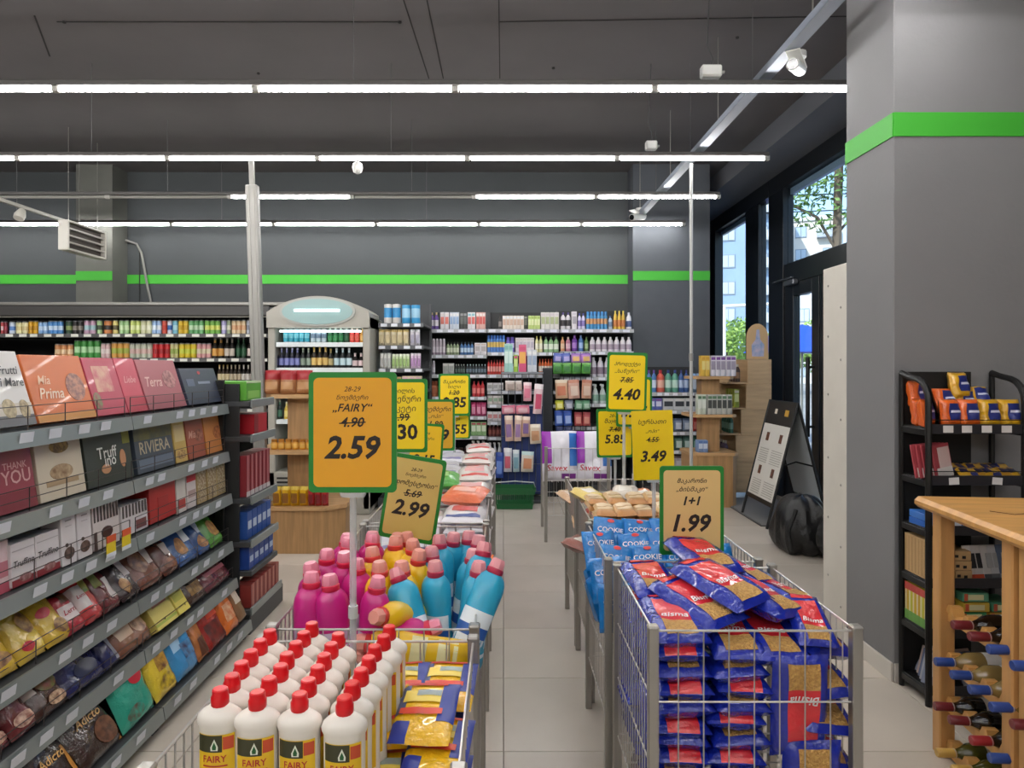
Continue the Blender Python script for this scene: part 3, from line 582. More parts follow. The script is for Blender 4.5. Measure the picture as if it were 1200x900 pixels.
# ================================================================ confectionery gondola, its face along X = -1.35 .. -1.48
GM = mat('#4b4d4f', .45, .3); RAIL = mat('#949b99', .28, .4); GBK = mat('#232425', .6)
GY0, GY1 = 1.735, 3.61
LEV = ((1.255, -1.48), (1.0, -1.475), (.775, -1.46), (.52, -1.455), (.325, -1.43), (.10, -1.355))   # shelf top z, front edge x
def gy(x, X): return -X * F / (VX - x)                    # depth at which a point on plane X shows at column x
for mi, (a, b, nm) in enumerate(((2.675, GY1, 'far'), (GY0, 2.675, 'near'), (.8, GY0, 'nearest, mostly out of the picture'))):
    L = b - a
    g = tag(O('gondola_bay', None, None, (-1.9, (a + b) / 2, 0)), 'dark grey shelving bay of chocolates, the %s bay' % nm, 'shelving', 'bays of the chocolate gondola')
    O('back_panel', box('back_panel', (.03, L - .004, 1.3), GBK, 0, (-.02, 0, .69)), g)
    for (z, xf) in LEV:
        d = xf + 1.9
        s_ = O('shelf', box('shelf', (d, L - .006, .028), GM, .003, (d / 2, 0, z - .014)), g)
        O('price_rail', MB().prism([(0, -.046), (.012, -.046), (.004, .006), (-.004, .006)], -L / 2 + .003, L / 2 - .003).mesh('price_rail', RAIL, 0), s_, (d + .001, 0, z - .006))
        fw = MB(); n = 6 if z > .2 else 0                 # wire fence along the shelf front
        if n:
            hgt = .075 if z > .5 else .06
            for q in (1., .55): fw.cyl((0, -L / 2 + .02, hgt * q), (0, L / 2 - .02, hgt * q), .0016, 5)
            for i in range(n): y = -L / 2 + .02 + (L - .04) * i / (n - 1); fw.cyl((0, y, 0), (0, y, hgt), .0018, 5)
            O('wire_fence', fw.mesh('wire_fence', mat('#4a4240', .4, .5)), s_, (d - .012, 0, z))
        tg = MB().box((0, 0, 0), (.0012, .06, .044), 0).mesh('price_tag', TAG, 0)
        for i in range(6):
            if (i * 7 + int(z * 100)) % 6 == 0: continue
            O('price_tag', tg, s_, (d + .0115, -L / 2 + .1 + i * (L - .16) / 6 + RND.uniform(-.025, .025), z - .026), (0, R(9), 0))
    O('kick_plate', box('kick_plate', (.02, L - .01, .07), GBK, 0, (.42, 0, .036)), g)
    for y in (-L / 2 + .012, L / 2 - .012): O('foot', box('foot', (.5, .024, .08), GBK, .002, (.27, y, .04)), g)
    O('upright', box('upright', (.05, .03, 1.37), BLACKM, .003, (.02, L / 2 - .016, .685)), g)
# end upright with slots, and the end-cap bay beyond it
g = tag(O('gondola_end_frame', None, None, (-1.62, GY1 + .012, 0)), 'black slotted upright at the aisle end of the chocolate shelves', 'upright')
O('post', MB().box((0, 0, .69), (.24, .02, 1.38), 0, .003).mesh('post', BLACKM, 0), g)
sl = box('slot', (.012, .003, .03), mat('#050505', .8))
for i in range(14): O('slot', sl, g, (.07, -.0108, .12 + .09 * i))
ec = tag(O('endcap_shelf', None, None, (-1.83, 3.64, 0)), 'grey end shelf unit with red and blue boxes behind the slotted upright', 'shelving')
EL = ((1.265, .30), (1.075, .32), (.74, .36), (.505, .38), (.14, .44))
O('side_panel', box('side_panel', (.02, .5, 1.36), GM, .003, (-.4, .26, .68)), ec); O('back_panel', box('back_panel', (.8, .012, 1.36), GBK, 0, (0, .01, .68)), ec)
for z, d in EL:
    O('shelf', box('shelf', (.82, d + .06, .03), GM, .004, (.05, d / 2 + .03, z - .015)), ec)
    q = O('price_rail', box('price_rail', (.012, d + .05, .045), RAIL, .003, (.466, d / 2 + .03, z - .012)), ec)
O('base', box('base', (.86, .54, .11), GM, .004, (.03, .28, .055)), ec)
# ---------------------------------------------------------------- products: spec rows
def gitem(lev, x0, x1, hgt, lean, kind, base, patches, texts, label, cat='chocolate box', dep=.045, setback=.03, lift=0., name='chocolate_box', seed=0, yaw=0.):
    z, xf = LEV[lev]; X = xf - setback
    y0, y1 = gy(x0, X), gy(x1, X); w = y1 - y0 - .004
    m = base if not isinstance(base, str) else (film(base, .22, .5, 30) if kind == 'bag' else mat(base, .42, coat=.1, var=.05))
    pt = [(p[0], p[1], p[2], p[3], p[4], mat(p[5], .35, col2=p[6] if len(p) > 6 else None, vs=p[7] if len(p) > 7 else 30)) for p in patches]
    tx = [(t[0], mat(t[1], .4), t[2], t[3], t[4] * w, t[5]) for t in texts]
    P = carton(w, dep, hgt, m, pt, tx) if kind == 'box' else bag(w, hgt, dep, m, pt, tx, seed=seed, nu=12, nv=14)
    off = dep / 2
    ins = hgt * math.sin(R(lean)) * 0
    return place(P, name, label, cat, (X - off * math.cos(R(lean)), (y0 + y1) / 2, z + lift + off * abs(math.sin(R(lean))) * (1 if kind == 'box' else .7)), (R(-lean), 0, R(90 + yaw)))
CH = '#5b3326'
# --- top shelf: big boxes leaning back
T = 17
gitem(0, -40, 44, .245, T, 'box', '#d9d6d2', (('landscape_print', 0, 1, 0, .14, '#6a6a6c'), ('cream_panel', .0, 1, .14, .3, '#c9c0b0'), ('shell_picture', .55, .75, .1, .36, '#8a7a5c', '#c9b890', 60), ('shell_picture', .8, .95, .08, .34, '#7d6a4c', '#c0ac84', 60)), (('Frutti', '#2c2a2c', .78, .74, .3, .2), ('di Mare', '#2c2a2c', .76, .58, .42, .2)), 'white chocolate box lettered Frutti di Mare on the top shelf')
gitem(0, 46, 114, .235, T, 'box', '#d8743c', (('gold_band', 0, 1, .0, .12, '#c98a3c'), ('round_chocolate_picture', .6, .93, .28, .72, '#7d4a44', '#c98a6c', 70)), (('Mia', '#f0c9a8', .25, .62, .2, .3), ('Prima', '#f3d9c0', .32, .42, .4, .3)), 'wide orange chocolate box with a round chocolate picture, top shelf')
gitem(0, 115, 151, .23, T, 'box', '#c2485c', (('cake_picture', .2, .75, .4, .85, '#d9a58c', '#c9606c', 30), ('berry_picture', .0, .25, .1, .4, '#a03a4c', '#7d8a5c', 40)), (), 'pink chocolate box with a cake picture, top shelf')
gitem(0, 151, 174, .23, T, 'box', '#cf4a5e', (('red_band', 0, 1, 0, .3, '#b83648'),), (('Liebe', '#e9a0a0', .5, .6, .6, .3),), 'plain rose red chocolate box on the top shelf')
gitem(0, 175, 219, .225, T, 'box', '#b5646c', (('round_chocolate_picture', .55, .9, .4, .78, '#8a4f52', '#c98a86', 60), ('lower_band', 0, 1, 0, .25, '#a0545e')), (('Terra', '#e3b8b0', .3, .55, .4, .3),), 'dusty pink chocolate box with a faint circle, top shelf')
gitem(0, 222, 262, .185, T, 'box', '#3c4252', (('red_seal', .46, .54, .82, .92, '#c23a40'), ('silver_swirl', .1, .3, .5, .7, '#59627a'), ('silver_script', .4, .75, .55, .62, '#8a92a6')), (), 'dark navy chocolate box at the far end of the top shelf')
# --- second shelf
T = 8
gitem(1, -14, 45, .195, T, 'box', '#9c4350', (('lower_dark_band', 0, 1, 0, .3, '#8a3844'),), (('THANK', '#d8a0a0', .62, .72, .5, 0), ('YOU', '#dcaaa8', .62, .54, .6, 0)), 'burgundy box lettered THANK YOU on the second shelf')  # darker burgundy band across the lower part of the box front
gitem(1, 48, 102, .205, T, 'box', '#d8cbb4', (('gold_seal_picture', .3, .72, .74, .97, '#6a4c1e', '#b08a3c', 60), ('sweets_picture', .25, .75, .3, .56, '#8a6a4c', '#c9b08c', 40), ('plate_picture', .15, .85, .22, .3, '#b59a78')), (), 'cream box with chocolates on a plate picture, second shelf')
gitem(1, 104, 158, .20, T, 'box', '#3a4038', (('green_corner', .82, .99, .7, .98, '#8a8a2c'), ('hand_picture', .3, .5, .2, .38, '#c9936c'), ('hand_picture', .72, .85, .25, .6, '#c48c64')), (('Truff', '#e3e3dc', .45, .6, .42, 0), ('ino', '#e3e3dc', .5, .44, .24, 0)), 'dark green truffle box with hands, second shelf')
gitem(1, 162, 206, .19, T, 'box', '#48525e', (('olive_top', 0, 1, .72, 1, '#6e6a3c', '#4a5048', 20), ('silver_lines', .05, .95, .1, .3, '#6c7888')), (('RIVIERA', '#c0b496', .5, .55, .8, 0),), 'slate blue box lettered RIVIERA on the second shelf')
gitem(1, 207, 221, .195, T, 'box', '#cfae62', (('pale_print', .1, .9, .5, .9, '#d9c48c'), ('nut_picture', .1, .9, .08, .3, '#8a5c34', '#d8b878', 60)), (), 'narrow gold box between the slate and brown boxes')
gitem(1, 222, 242, .195, T, 'box', '#a85a44', (('round_chocolate_picture', .45, .95, .4, .72, '#7d4034', '#b87860', 60),), (('Mia', '#d8a894', .3, .6, .4, .3),), 'brown red chocolate box near the end of the second shelf')
gitem(1, 243, 264, .195, T, 'box', '#d2884a', (('round_chocolate_picture', .45, .95, .35, .7, '#94522e', '#c98050', 60),), (), 'orange chocolate box at the end of the second shelf')
# --- third shelf: white truffle boxes, red box, tins
T = 3
gitem(2, -30, 13, .155, T, 'box', '#e6ccd0', (('pink_swirl', .5, .95, .3, .6, '#c9808c'), ('pink_base', 0, 1, 0, .2, '#c25a6c')), (), 'pale pink box at the near end of the third shelf')
for i, (a, b) in enumerate(((14, 43), (43, 71))):
    gitem(2, a, b, .13, T, 'box', '#dcd6d8', (('brown_base', 0, 1, 0, .16, '#8a2c34'), ('truffle_picture', .3, .8, .05, .25, '#7a3a34', '#c9a0a0', 50), ('scroll_line', .05, .95, .82, .84, '#b5aeb0')), (('Truffino', '#2c2426', .5, .52, .86, .2),), 'low white box lettered Truffino, ' + ('nearer', 'farther')[i] + ' of the pair', dep=.16, setback=.02)
for i, (a, b) in enumerate(((73, 91), (92, 109))):
    gitem(2, a, b, .185, T, 'box', '#e0dadb', (('truffle_picture', .15, .85, .1, .32, '#4c3a36', '#7d645c', 60), ('truffle_picture', .25, .45, .33, .4, '#4c3a36'), ('emblem_line', .3, .7, .8, .82, '#8c8486'), ('emblem_line', .3, .7, .7, .71, '#b0a8aa')), (), 'tall white truffle box, ' + ('nearer', 'farther')[i] + ' of two', dep=.07, setback=.02)
ZB = [('stripe_print', .04 + .12 * i, .1 + .12 * i, .6, 1, '#4a3e3c') for i in range(8)]
gitem(2, 110, 141, .17, T, 'box', '#ddd3d0', ZB + [('truffle_picture', .3, .7, .2, .45, '#4c2c2a'), ('stripe_print', 0, .1, 0, .4, '#5c4a48')], (), 'white box with dark zebra stripes, taller one', dep=.06)
gitem(2, 143, 174, .12, T, 'box', '#ddd6d6', ZB + [('dark_picture', .5, .9, .1, .4, '#7a4a48')], (), 'low white box with zebra stripes beside the red box', dep=.14)
gitem(2, 176, 207, .17, T, 'box', '#b8322e', (('dark_edge', 0, 1, .92, 1, '#8c2420'), ('faint_emblem', .3, .7, .3, .6, '#a82a28')), (), 'plain red display box on the third shelf', dep=.2)
gitem(2, 208, 219, .2, T, 'box', '#d8d0c8', (('red_print', .1, .9, .1, .3, '#b8443c'),), (), 'slim white box beside the red display box', dep=.06)
gitem(2, 220, 231, .165, T, 'box', '#dccfcc', (('red_lid_print', 0, 1, .75, 1, '#c22c34'), ('wave_print', .1, .9, .3, .5, '#b59a94')), (), 'white box with red top near the beige tins', dep=.1)
for i, (a, b) in enumerate(((232, 243), (244, 255), (255, 265))):
    gitem(2, a, b, .185 + .03 * (i > 0), T, 'box', '#b8a070', (('flower_print', .05, .95, .05, .95, '#cfc0a0', '#8a6a3c', 90),), (), 'beige floral gift box, %s from the red topped box' % ordn[i], dep=.09)
# --- fourth shelf: bags and cartons tilted up
def gb(lev, x0, x1, hgt, col, pts, txs, label, lean=38, dep=.055, lift=.005, seed=0, yaw=0, setback=.0, cat='sweets bag', name='sweets_bag'):
    gitem(lev, x0, x1, hgt, lean, 'bag', col, pts, txs, label, cat, dep, setback, lift, name, seed, yaw)
gb(3, -35, 30, .17, '#d9b53c', (('red_logo', .35, .75, .5, .75, '#c23a3c'), ('candy_picture', .3, .9, .12, .42, '#6b4020', '#b98a3c', 40)), (), 'yellow sweets bag at the near end of the fourth shelf', seed=1)
gb(3, 31, 62, .18, '#dfc047', (('red_logo', .1, .6, .12, .3, '#c8303c'), ('candy_picture', .45, .9, .4, .85, '#6b4526', '#c9a050', 40)), (), 'yellow sweets bag with dark candy, nearer of the pair', seed=2)
gb(3, 63, 90, .18, '#dcb940', (('red_logo', .1, .6, .5, .7, '#c8303c'), ('candy_picture', .4, .9, .1, .4, '#6b4526', '#c9a050', 40)), (), 'yellow sweets bag with dark candy, farther of the pair', seed=3)
gb(3, 86, 106, .15, '#b83440', (('white_label', .1, .9, .3, .65, '#e3d6d4'), ('cocoa_picture', .3, .9, .7, .9, '#6b3a24')), (('Lerni', '#b02c3c', .5, .48, .6, .2),), 'red bag with white label beside the yellow bags', seed=4)
gb(3, 107, 128, .18, '#c43a3c', (('white_label', 0, .6, .3, .8, '#e6dedb'), ('green_leaf_print', .6, 1, .6, .9, '#5a7a34', '#d9c04c', 30)), (('Lerni', '#b02c3c', .3, .55, .4, .2),), 'red bag with large white label and green leaf', seed=5)
gb(3, 129, 147, .17, '#6f2c30', (('white_label', .55, 1, .2, .7, '#d8ccca'), ('green_picture', .1, .5, .6, .95, '#6a7a3c', '#a8a04c', 30)), (), 'dark red sweets bag with white side label', seed=6)
gb(3, 150, 170, .17, '#3e2c30', (('white_label', .5, 1, .5, .9, '#cfc4c4'), ('nut_picture', .1, .5, .1, .5, '#8a5a34', '#c9a06c', 40)), (), 'black brown nut bag on the fourth shelf', seed=7)
gb(3, 172, 197, .19, '#7a4634', (('white_label', .55, .95, .4, .95, '#d3c4bd'), ('nut_picture', .05, .55, .3, .9, '#a06a44', '#5c3424', 40)), (), 'brown nut bag with white label, larger one', seed=8)
gb(3, 199, 215, .16, '#6b3a2c', (('white_label', .4, .9, .5, .85, '#d3c4bd'), ('nut_picture', .1, .9, .1, .4, '#9a6040', '#5c3424', 40)), (), 'brown nut bag, smaller one beside the blue bags', seed=9)
gb(3, 216, 238, .18, '#3a62a0', (('nut_picture', .1, .55, .2, .7, '#c9924c', '#8a5a34', 40), ('white_label', .6, .95, .5, .9, '#d8dce6')), (), 'blue nut bag on the fourth shelf, nearer one', seed=10)
gb(3, 239, 251, .17, '#3c5c94', (('nut_picture', .1, .8, .1, .5, '#c08a50', '#7a4a2c', 40), ('white_label', .5, .95, .6, .9, '#d8dce6')), (), 'blue nut bag on the fourth shelf, farther one', seed=11)
gb(3, 252, 266, .19, '#5fa03c', (('nut_picture', .2, .9, .2, .7, '#c9a05c', '#8a5a34', 40),), (), 'green nut bag at the end of the fourth shelf', seed=12)
# --- fifth shelf
gb(4, -45, 20, .18, '#7d3038', (('berry_picture', .4, 1, .35, .7, '#5c2c2c', '#b84a44', 40), ('round_sweets', .3, 1, .08, .28, '#d8b49c', '#8a4a3c', 50)), (), 'dark red chocolate bag at the near end of the fifth shelf', seed=13)
gb(4, 22, 50, .19, '#70282c', (('round_sweets', .1, .95, .08, .3, '#d8b49c', '#8a4a3c', 50), ('white_label', .55, .95, .6, .9, '#cfc2bc')), (), 'dark red chocolate bag with white corner label', seed=14)
gb(4, 51, 86, .18, '#4a2c24', (('white_label', 0, .25, .4, .9, '#cfc2b8'), ('fruit_picture', .3, .95, .35, .8, '#8a3c2c', '#6a7a34', 40), ('round_sweets', .35, .95, .06, .28, '#d8b896', '#7a4a34', 50)), (), 'brown chocolate bag with fruit and round sweets', seed=15)
gb(4, 88, 130, .17, '#23275c', (('silver_script', .15, .85, .55, .7, '#8a90b8'), ('dark_oval', .25, .8, .15, .5, '#14163c')), (), 'navy blue chocolate bag on the fifth shelf', seed=16)
gb(4, 131, 146, .15, '#2c3060', (('grey_side', .6, 1, .1, .9, '#8c8c98'),), (), 'small dark blue bag with grey edge', seed=17)
gb(4, 148, 184, .19, '#8a5a44', (('cream_label', .08, .5, .3, .8, '#d8bca0'), ('cookie_picture', .5, .95, .2, .85, '#6b4030', '#c9a080', 30)), (), 'brown and cream biscuit bag on the fifth shelf', seed=18)
gitem(4, 186, 210, .185, 30, 'box', '#d8c86c', (('red_script', .2, .85, .5, .62, '#c27a5c'), ('stripe_print', 0, 1, .08, .14, '#a8b450'), ('pale_panel', .1, .9, .64, .9, '#e3d68c')), (), 'yellow carton tilted on the fifth shelf, nearer one', 'sweets carton', .05, .0, .004, 'sweets_carton')
gitem(4, 211, 224, .19, 30, 'box', '#dccb60', (('green_print', .1, .9, .3, .5, '#b8b44c'), ('pale_panel', .1, .9, .64, .9, '#e6dc94')), (), 'yellow carton tilted on the fifth shelf, farther one', 'sweets carton', .05, .0, .004, 'sweets_carton')
gb(4, 226, 246, .15, '#4c3428', (('gold_print', .2, .9, .2, .6, '#b08a50', '#6b4a2c', 40),), (), 'brown gold sweets bag beside the yellow cartons', seed=19)
gb(4, 248, 274, .15, '#6b2c34', (('pink_stripe', .1, .9, .4, .6, '#b0606c'),), (), 'dark pink striped sweets bag at the end of the fifth shelf', seed=20)
# --- bottom shelf
gb(5, -60, 48, .2, '#c9a040', (('dark_print', .2, .9, .4, .9, '#4a3420', '#a8843c', 20),), (), 'yellow brown bag in the near corner of the bottom shelf', seed=21)
gb(5, 50, 104, .22, '#2e1e18', (('truffle_picture', .05, .4, .1, .6, '#6b4a34', '#3a2418', 40), ('orange_edge', .85, 1, .1, .6, '#c98a3c')), (('Adicto', '#d8a860', .6, .5, .5, .3),), 'black bag lettered Adicto, nearer one', seed=22)
gb(5, 106, 150, .22, '#35221a', (('truffle_picture', .45, .95, .08, .5, '#7a5038', '#4a2c1c', 40), ('orange_edge', .9, 1, .0, .3, '#c98a3c')), (('Adicto', '#dcb070', .5, .62, .55, .3),), 'black bag lettered Adicto, farther one', seed=23)
gb(5, 152, 188, .23, '#2f9c86', (('red_logo', .5, .85, .55, .8, '#c22c3c'), ('candy_picture', .1, .6, .08, .3, '#5c3424', '#2f9c86', 30)), (), 'teal green candy bag on the bottom shelf', lean=25, seed=24)
gb(5, 190, 213, .23, '#e0c23a', (('brown_letters', .3, .95, .45, .8, '#5c2c20', '#d8a83c', 30), ('candy_picture', .2, .9, .1, .35, '#6b4a20', '#e0c23a', 30)), (), 'bright yellow candy bag on the bottom shelf', lean=25, seed=25)
gb(5, 215, 238, .23, '#3f8ec8', (('pale_print', .1, .5, .5, .9, '#a0c8e6'), ('dark_letters', .4, .95, .3, .6, '#3c2c4c', '#5c9cd0', 30)), (), 'sky blue candy bag on the bottom shelf', lean=25, seed=26)
gb(5, 239, 250, .22, '#b8703c', (('dark_print', .2, .8, .1, .4, '#5c3424'),), (), 'tan caramel bag beside the sky blue bag', lean=28, seed=27)
gb(5, 251, 270, .23, '#9a2a24', (('dark_print', .1, .8, .1, .5, '#4c2420', '#8a2c24', 30), ('orange_flash', .3, .9, .6, .9, '#c8452c')), (), 'red candy bag on the bottom shelf', lean=28, seed=28)
gb(5, 271, 285, .24, '#d9702a', (('pale_picture', .2, .8, .2, .6, '#e0b890', '#c8602c', 30),), (), 'orange candy bag on the bottom shelf', lean=28, seed=29)
gb(5, 286, 293, .22, '#8a6a4c', (('pale_print', .1, .9, .4, .8, '#cfc0b0'),), (), 'small brown bag at the end of the bottom shelf', lean=28, seed=30)
# promo flags on the third rail
for i, x in enumerate((128, 146)):
    yy = gy(x, -1.445); f = place([['card', box('card', (.058, .002, .07), mat('#e3c81e', .4))], ['orange_top', box('orange_top', (.058, .0024, .025), mat('#d8582c', .4), 0, (0, -.0004, .028))], ['white_strip', box('white_strip', (.058, .0024, .014), TAG, 0, (0, -.0004, -.03))]], 'promo_flag', 'small yellow and orange promo flag on the third shelf rail, ' + ('nearer', 'farther')[i], 'promo flag', (-1.438, yy, .795), (0, 0, R(90)), 'promo flags')
# ---------------------------------------------------------------- end-cap goods
def ebox(x, y, z, w, d, h, c, patches, label, name='carton', cat='carton', group=None, yaw=90):
    place(carton(w, d, h, mat(c, .4, var=.05), [(p[0], p[1], p[2], p[3], p[4], mat(p[5], .4)) for p in patches]), name, label, cat, (x, y, z), (0, 0, R(yaw)), group)
ebox(-1.5, 3.78, 1.268, .22, .2, .105, '#5fa83a', (('pale_green_print', .1, .9, .1, .5, '#8cc45c'), ('white_top', .0, 1, .9, 1, '#c9d8b0')), 'green and white carton on top of the end shelf')
ebox(-1.47, 3.86, 1.077, .2, .16, .11, '#b8202c', (('dark_red_side', 0, .3, 0, 1, '#8a1c24'),), 'red carton on the second level of the end shelf')
for i in range(6): ebox(-1.45, 3.70 + .062 * i, .742, .055, .1, .225, '#8c2c34', (('pale_stripe', .3, .5, .0, 1, '#c98a8a'), ('white_foot', 0, 1, 0, .12, '#cfc4c2')), 'tall dark red carton on the end shelf, %s along' % ordn[i], group='tall red cartons on the end shelf')
for i in range(5): ebox(-1.45, 3.72 + .075 * i, .507, .07, .1, .15, '#2c54a0', (('white_print', .15, .85, .35, .65, '#c4d0e4'),), 'blue carton on the upper blue row of the end shelf, %s along' % ordn[i], group='blue cartons, upper row')
ec2 = O('shelf', box('shelf', (.82, .42, .03), GM, .004, (.05, .24, .325)), ec)
for i in range(5): ebox(-1.44, 3.72 + .078 * i, .341, .072, .1, .13, '#24489a', (('white_print', .15, .85, .3, .55, '#b8c8e0'),), 'blue carton on the lower blue row of the end shelf, %s along' % ordn[i], group='blue cartons, lower row')
for i in range(7): ebox(-1.42, 3.69 + .065 * i, .142, .06, .1, .125, '#8a3430', (('pale_stripe', .35, .6, 0, 1, '#c07a6c'),), 'dark red carton on the bottom of the end shelf, %s along' % ordn[i], group='red cartons at the bottom of the end shelf')
# ================================================================ small goods for the far shelves: unit meshes, three materials
_PM = {}
def prod(kind, a, b, c):
    key = (kind, a, b, c)
    if key in _PM: return _PM[key]
    m = [mat(a, .35), mat(b, .4), mat(c, .35)]; B = MB(); N = 10
    if kind == 'can': B.lathe([(.42, 0), (.5, .04), (.5, .3), (.5, .62), (.5, .92), (.42, .985), (.4, 1)], N, [2, 0, 1, 0, 2, 2]); m[2] = mat('#b9bcc0', .3, .7)
    elif kind == 'beer': B.lathe([(.48, 0), (.5, .03), (.5, .12), (.5, .48), (.5, .56), (.3, .68), (.19, .76), (.17, .9), (.2, .905), (.2, 1)], N, [0, 0, 1, 0, 0, 0, 1, 2, 2])
    elif kind == 'aero': B.lathe([(.46, 0), (.5, .02), (.5, .3), (.5, .6), (.5, .74), (.42, .78), (.42, .97), (.3, 1)], N, [0, 0, 1, 0, 0, 2, 2])
    elif kind == 'bottle': B.lathe([(.46, 0), (.5, .03), (.5, .2), (.5, .55), (.48, .68), (.3, .8), (.18, .84), (.18, .86), (.2, .86), (.2, 1)], N, [0, 0, 1, 0, 0, 0, 0, 2, 2])
    elif kind == 'tube': B.lathe([(.5, 0), (.5, .12), (.5, .15), (.49, .5), (.4, .9), (.3, 1)], N, [2, 2, 0, 1, 0], 1, .7)
    elif kind == 'jug': B.lathe([(.48, 0), (.5, .04), (.5, .15), (.49, .5), (.42, .7), (.22, .84), (.2, .86), (.2, 1)], N, [0, 0, 1, 0, 0, 2, 2]); B.box((.3, 0, .66), (.12, .2, .3), 0, .03)
    elif kind == 'trigger': B.lathe([(.48, 0), (.5, .03), (.5, .12), (.48, .42), (.3, .62), (.14, .75), (.12, .8)], N, [0, 0, 1, 0, 0, 0]); B.box((0, 0, .86), (.34, .34, .14), 2, .03).box((-.26, 0, .9), (.3, .2, .09), 2, .02).box((-.22, 0, .78), (.06, .14, .14), 2, .01)
    elif kind == 'box': B.box((0, 0, .5), (1, 1, 1), 0, .012).box((0, -.5, .52), (.82, .012, .42), 1).box((0, -.5, .86), (.82, .012, .14), 2)
    elif kind == 'pack':
        f = _bagsurf(1, 1, 1, 5); B.grid(lambda u, v: f(u, v, -1), 6, 6); B.grid(lambda u, v: f(u, v, 1), 6, 6, flip=True)
        B.m = [1 if (1 <= i // 6 <= 3 and 1 <= i % 6 <= 4) else (2 if 30 <= i < 36 else 0) for i in range(72)]
    elif kind == 'jar': B.lathe([(.46, 0), (.5, .05), (.5, .15), (.5, .6), (.42, .72), (.44, .74), (.44, 1)], N, [0, 0, 1, 0, 2, 2])
    elif kind == 'roll': B.lathe([(.48, 0), (.5, .02), (.5, .3), (.5, .8), (.5, .98), (.2, 1)], N, [0, 0, 1, 0, 0])
    _PM[key] = B.mesh(kind, m, 45)
    return _PM[key]
NAMES = {'can': ('drink_can', 'can'), 'beer': ('beer_bottle', 'bottle'), 'aero': ('spray_can', 'spray can'), 'bottle': ('shampoo_bottle', 'bottle'), 'tube': ('lotion_tube', 'tube'), 'jug': ('cleaner_jug', 'jug'), 'trigger': ('trigger_spray', 'spray bottle'), 'box': ('carton', 'carton'), 'pack': ('soft_pack', 'pack'), 'jar': ('jar', 'jar'), 'roll': ('paper_roll', 'paper roll')}
def pos(i, n): return 'leftmost of its kind' if i == 0 else ('rightmost of its kind' if i == n - 1 else ordn[i] + ' from the left')
def row(Y, z, items, where, dep=None, rz=0):
    """items: (kind, px0, px1, count, height px, colours a b c, words); placed side by side on the shelf at depth Y"""
    for (kind, x0, x1, n, hp, a, b, c, words) in items:
        X0, X1 = wx(x0, Y), wx(x1, Y); w = (X1 - X0) / n; h = hp * Y / F; me = prod(kind, a, b, c)
        d = dep or (w if kind in ('can', 'beer', 'aero', 'bottle', 'jar', 'roll', 'trigger') else min(w, .09))
        nm, cat = NAMES[kind]; lab = words + ' ' + where
        for i in range(n):
            o = O(nm, me, None, (X0 + w * (i + .5), Y + d / 2, z), (0, 0, R(rz + RND.uniform(-4, 4)) if kind not in ('trigger', 'jug') else 0), (w * .96, d * .96, h))
            tag(o, lab if n == 1 else lab + ', ' + pos(i, n), cat, lab if n > 1 else None)
def shelf_unit(name, label, x0, x1, y0, y1, levels, top, body, rail, tagc=TAG, side=True, back=GBK, rails=True, tags=5):
    o = tag(O(name, None, None, ((x0 + x1) / 2, y0, 0)), label, 'shelving'); w = x1 - x0; d = y1 - y0
    O('back_panel', box('back_panel', (w, .02, top), back, 0, (0, d - .01, top / 2)), o)
    if side:
        for s_ in (-1, 1): O('side_upright', box('side_upright', (.025, .05, top), body, .002, (s_ * (w / 2 - .0125), d - .045, top / 2)), o)
    O('base', box('base', (w, d, .12), body, .004, (0, d / 2, .06)), o)
    for z in levels:
        s_ = O('shelf', box('shelf', (w - .004, d - .03, .024), body, .002, (0, (d - .03) / 2, z - .012)), o)
        if rails:
            O('price_rail', box('price_rail', (w - .006, .01, .042), rail, .002, (0, -.006, z - .018)), s_)
            tm_ = box('price_tag', (w / tags * .55, .0012, .03), tagc)
            for i in range(tags): O('price_tag', tm_, s_, (-w / 2 + w * (i + .5) / tags + RND.uniform(-.02, .02), -.0122, z - .018))
    return o
# ---------------------------------------------------------------- open drinks cooler along the back wall
CX0, CX1, CY = -6.3, -2.53, 7.3
CL = (1.81, 1.545, 1.285, 1.0, .72)
o = shelf_unit('drinks_cooler', 'long dark open drinks cooler along the back wall', CX0, CX1, CY, 8.12, CL, 2.12, mat('#2c2c2c', .5), mat('#565656', .4), mat('#dcdcd2', .5), True, mat('#0c0c0d', .7), True, 26)
cw = CX1 - CX0
O('canopy', box('canopy', (cw, .62, .12), mat('#3f3d3c', .5), .01, (0, .3, 2.062)), o); O('canopy_edge', box('canopy_edge', (cw + .25, .66, .035), mat('#8c8a85', .4, .4), .005, (.1, .3, 2.135)), o)
O('canopy_lamp_strip', box('canopy_lamp_strip', (cw - .1, .02, .012), mat('#a9a79c', .4), 0, (0, .03, 1.997)), o)
for s_ in (-1, 1): O('end_panel', box('end_panel', (.04, .82, 2.1), mat('#5a5c5e', .5), .006, (s_ * (cw / 2 + .02), .41, 1.05)), o)
r1 = []
def zz(l, off): return [(k, off + a / 6.92, off + b / 6.92, n, hp, c1, c2, '#b9bcc0', wd) for (k, a, b, n, hp, c1, c2, wd) in l]
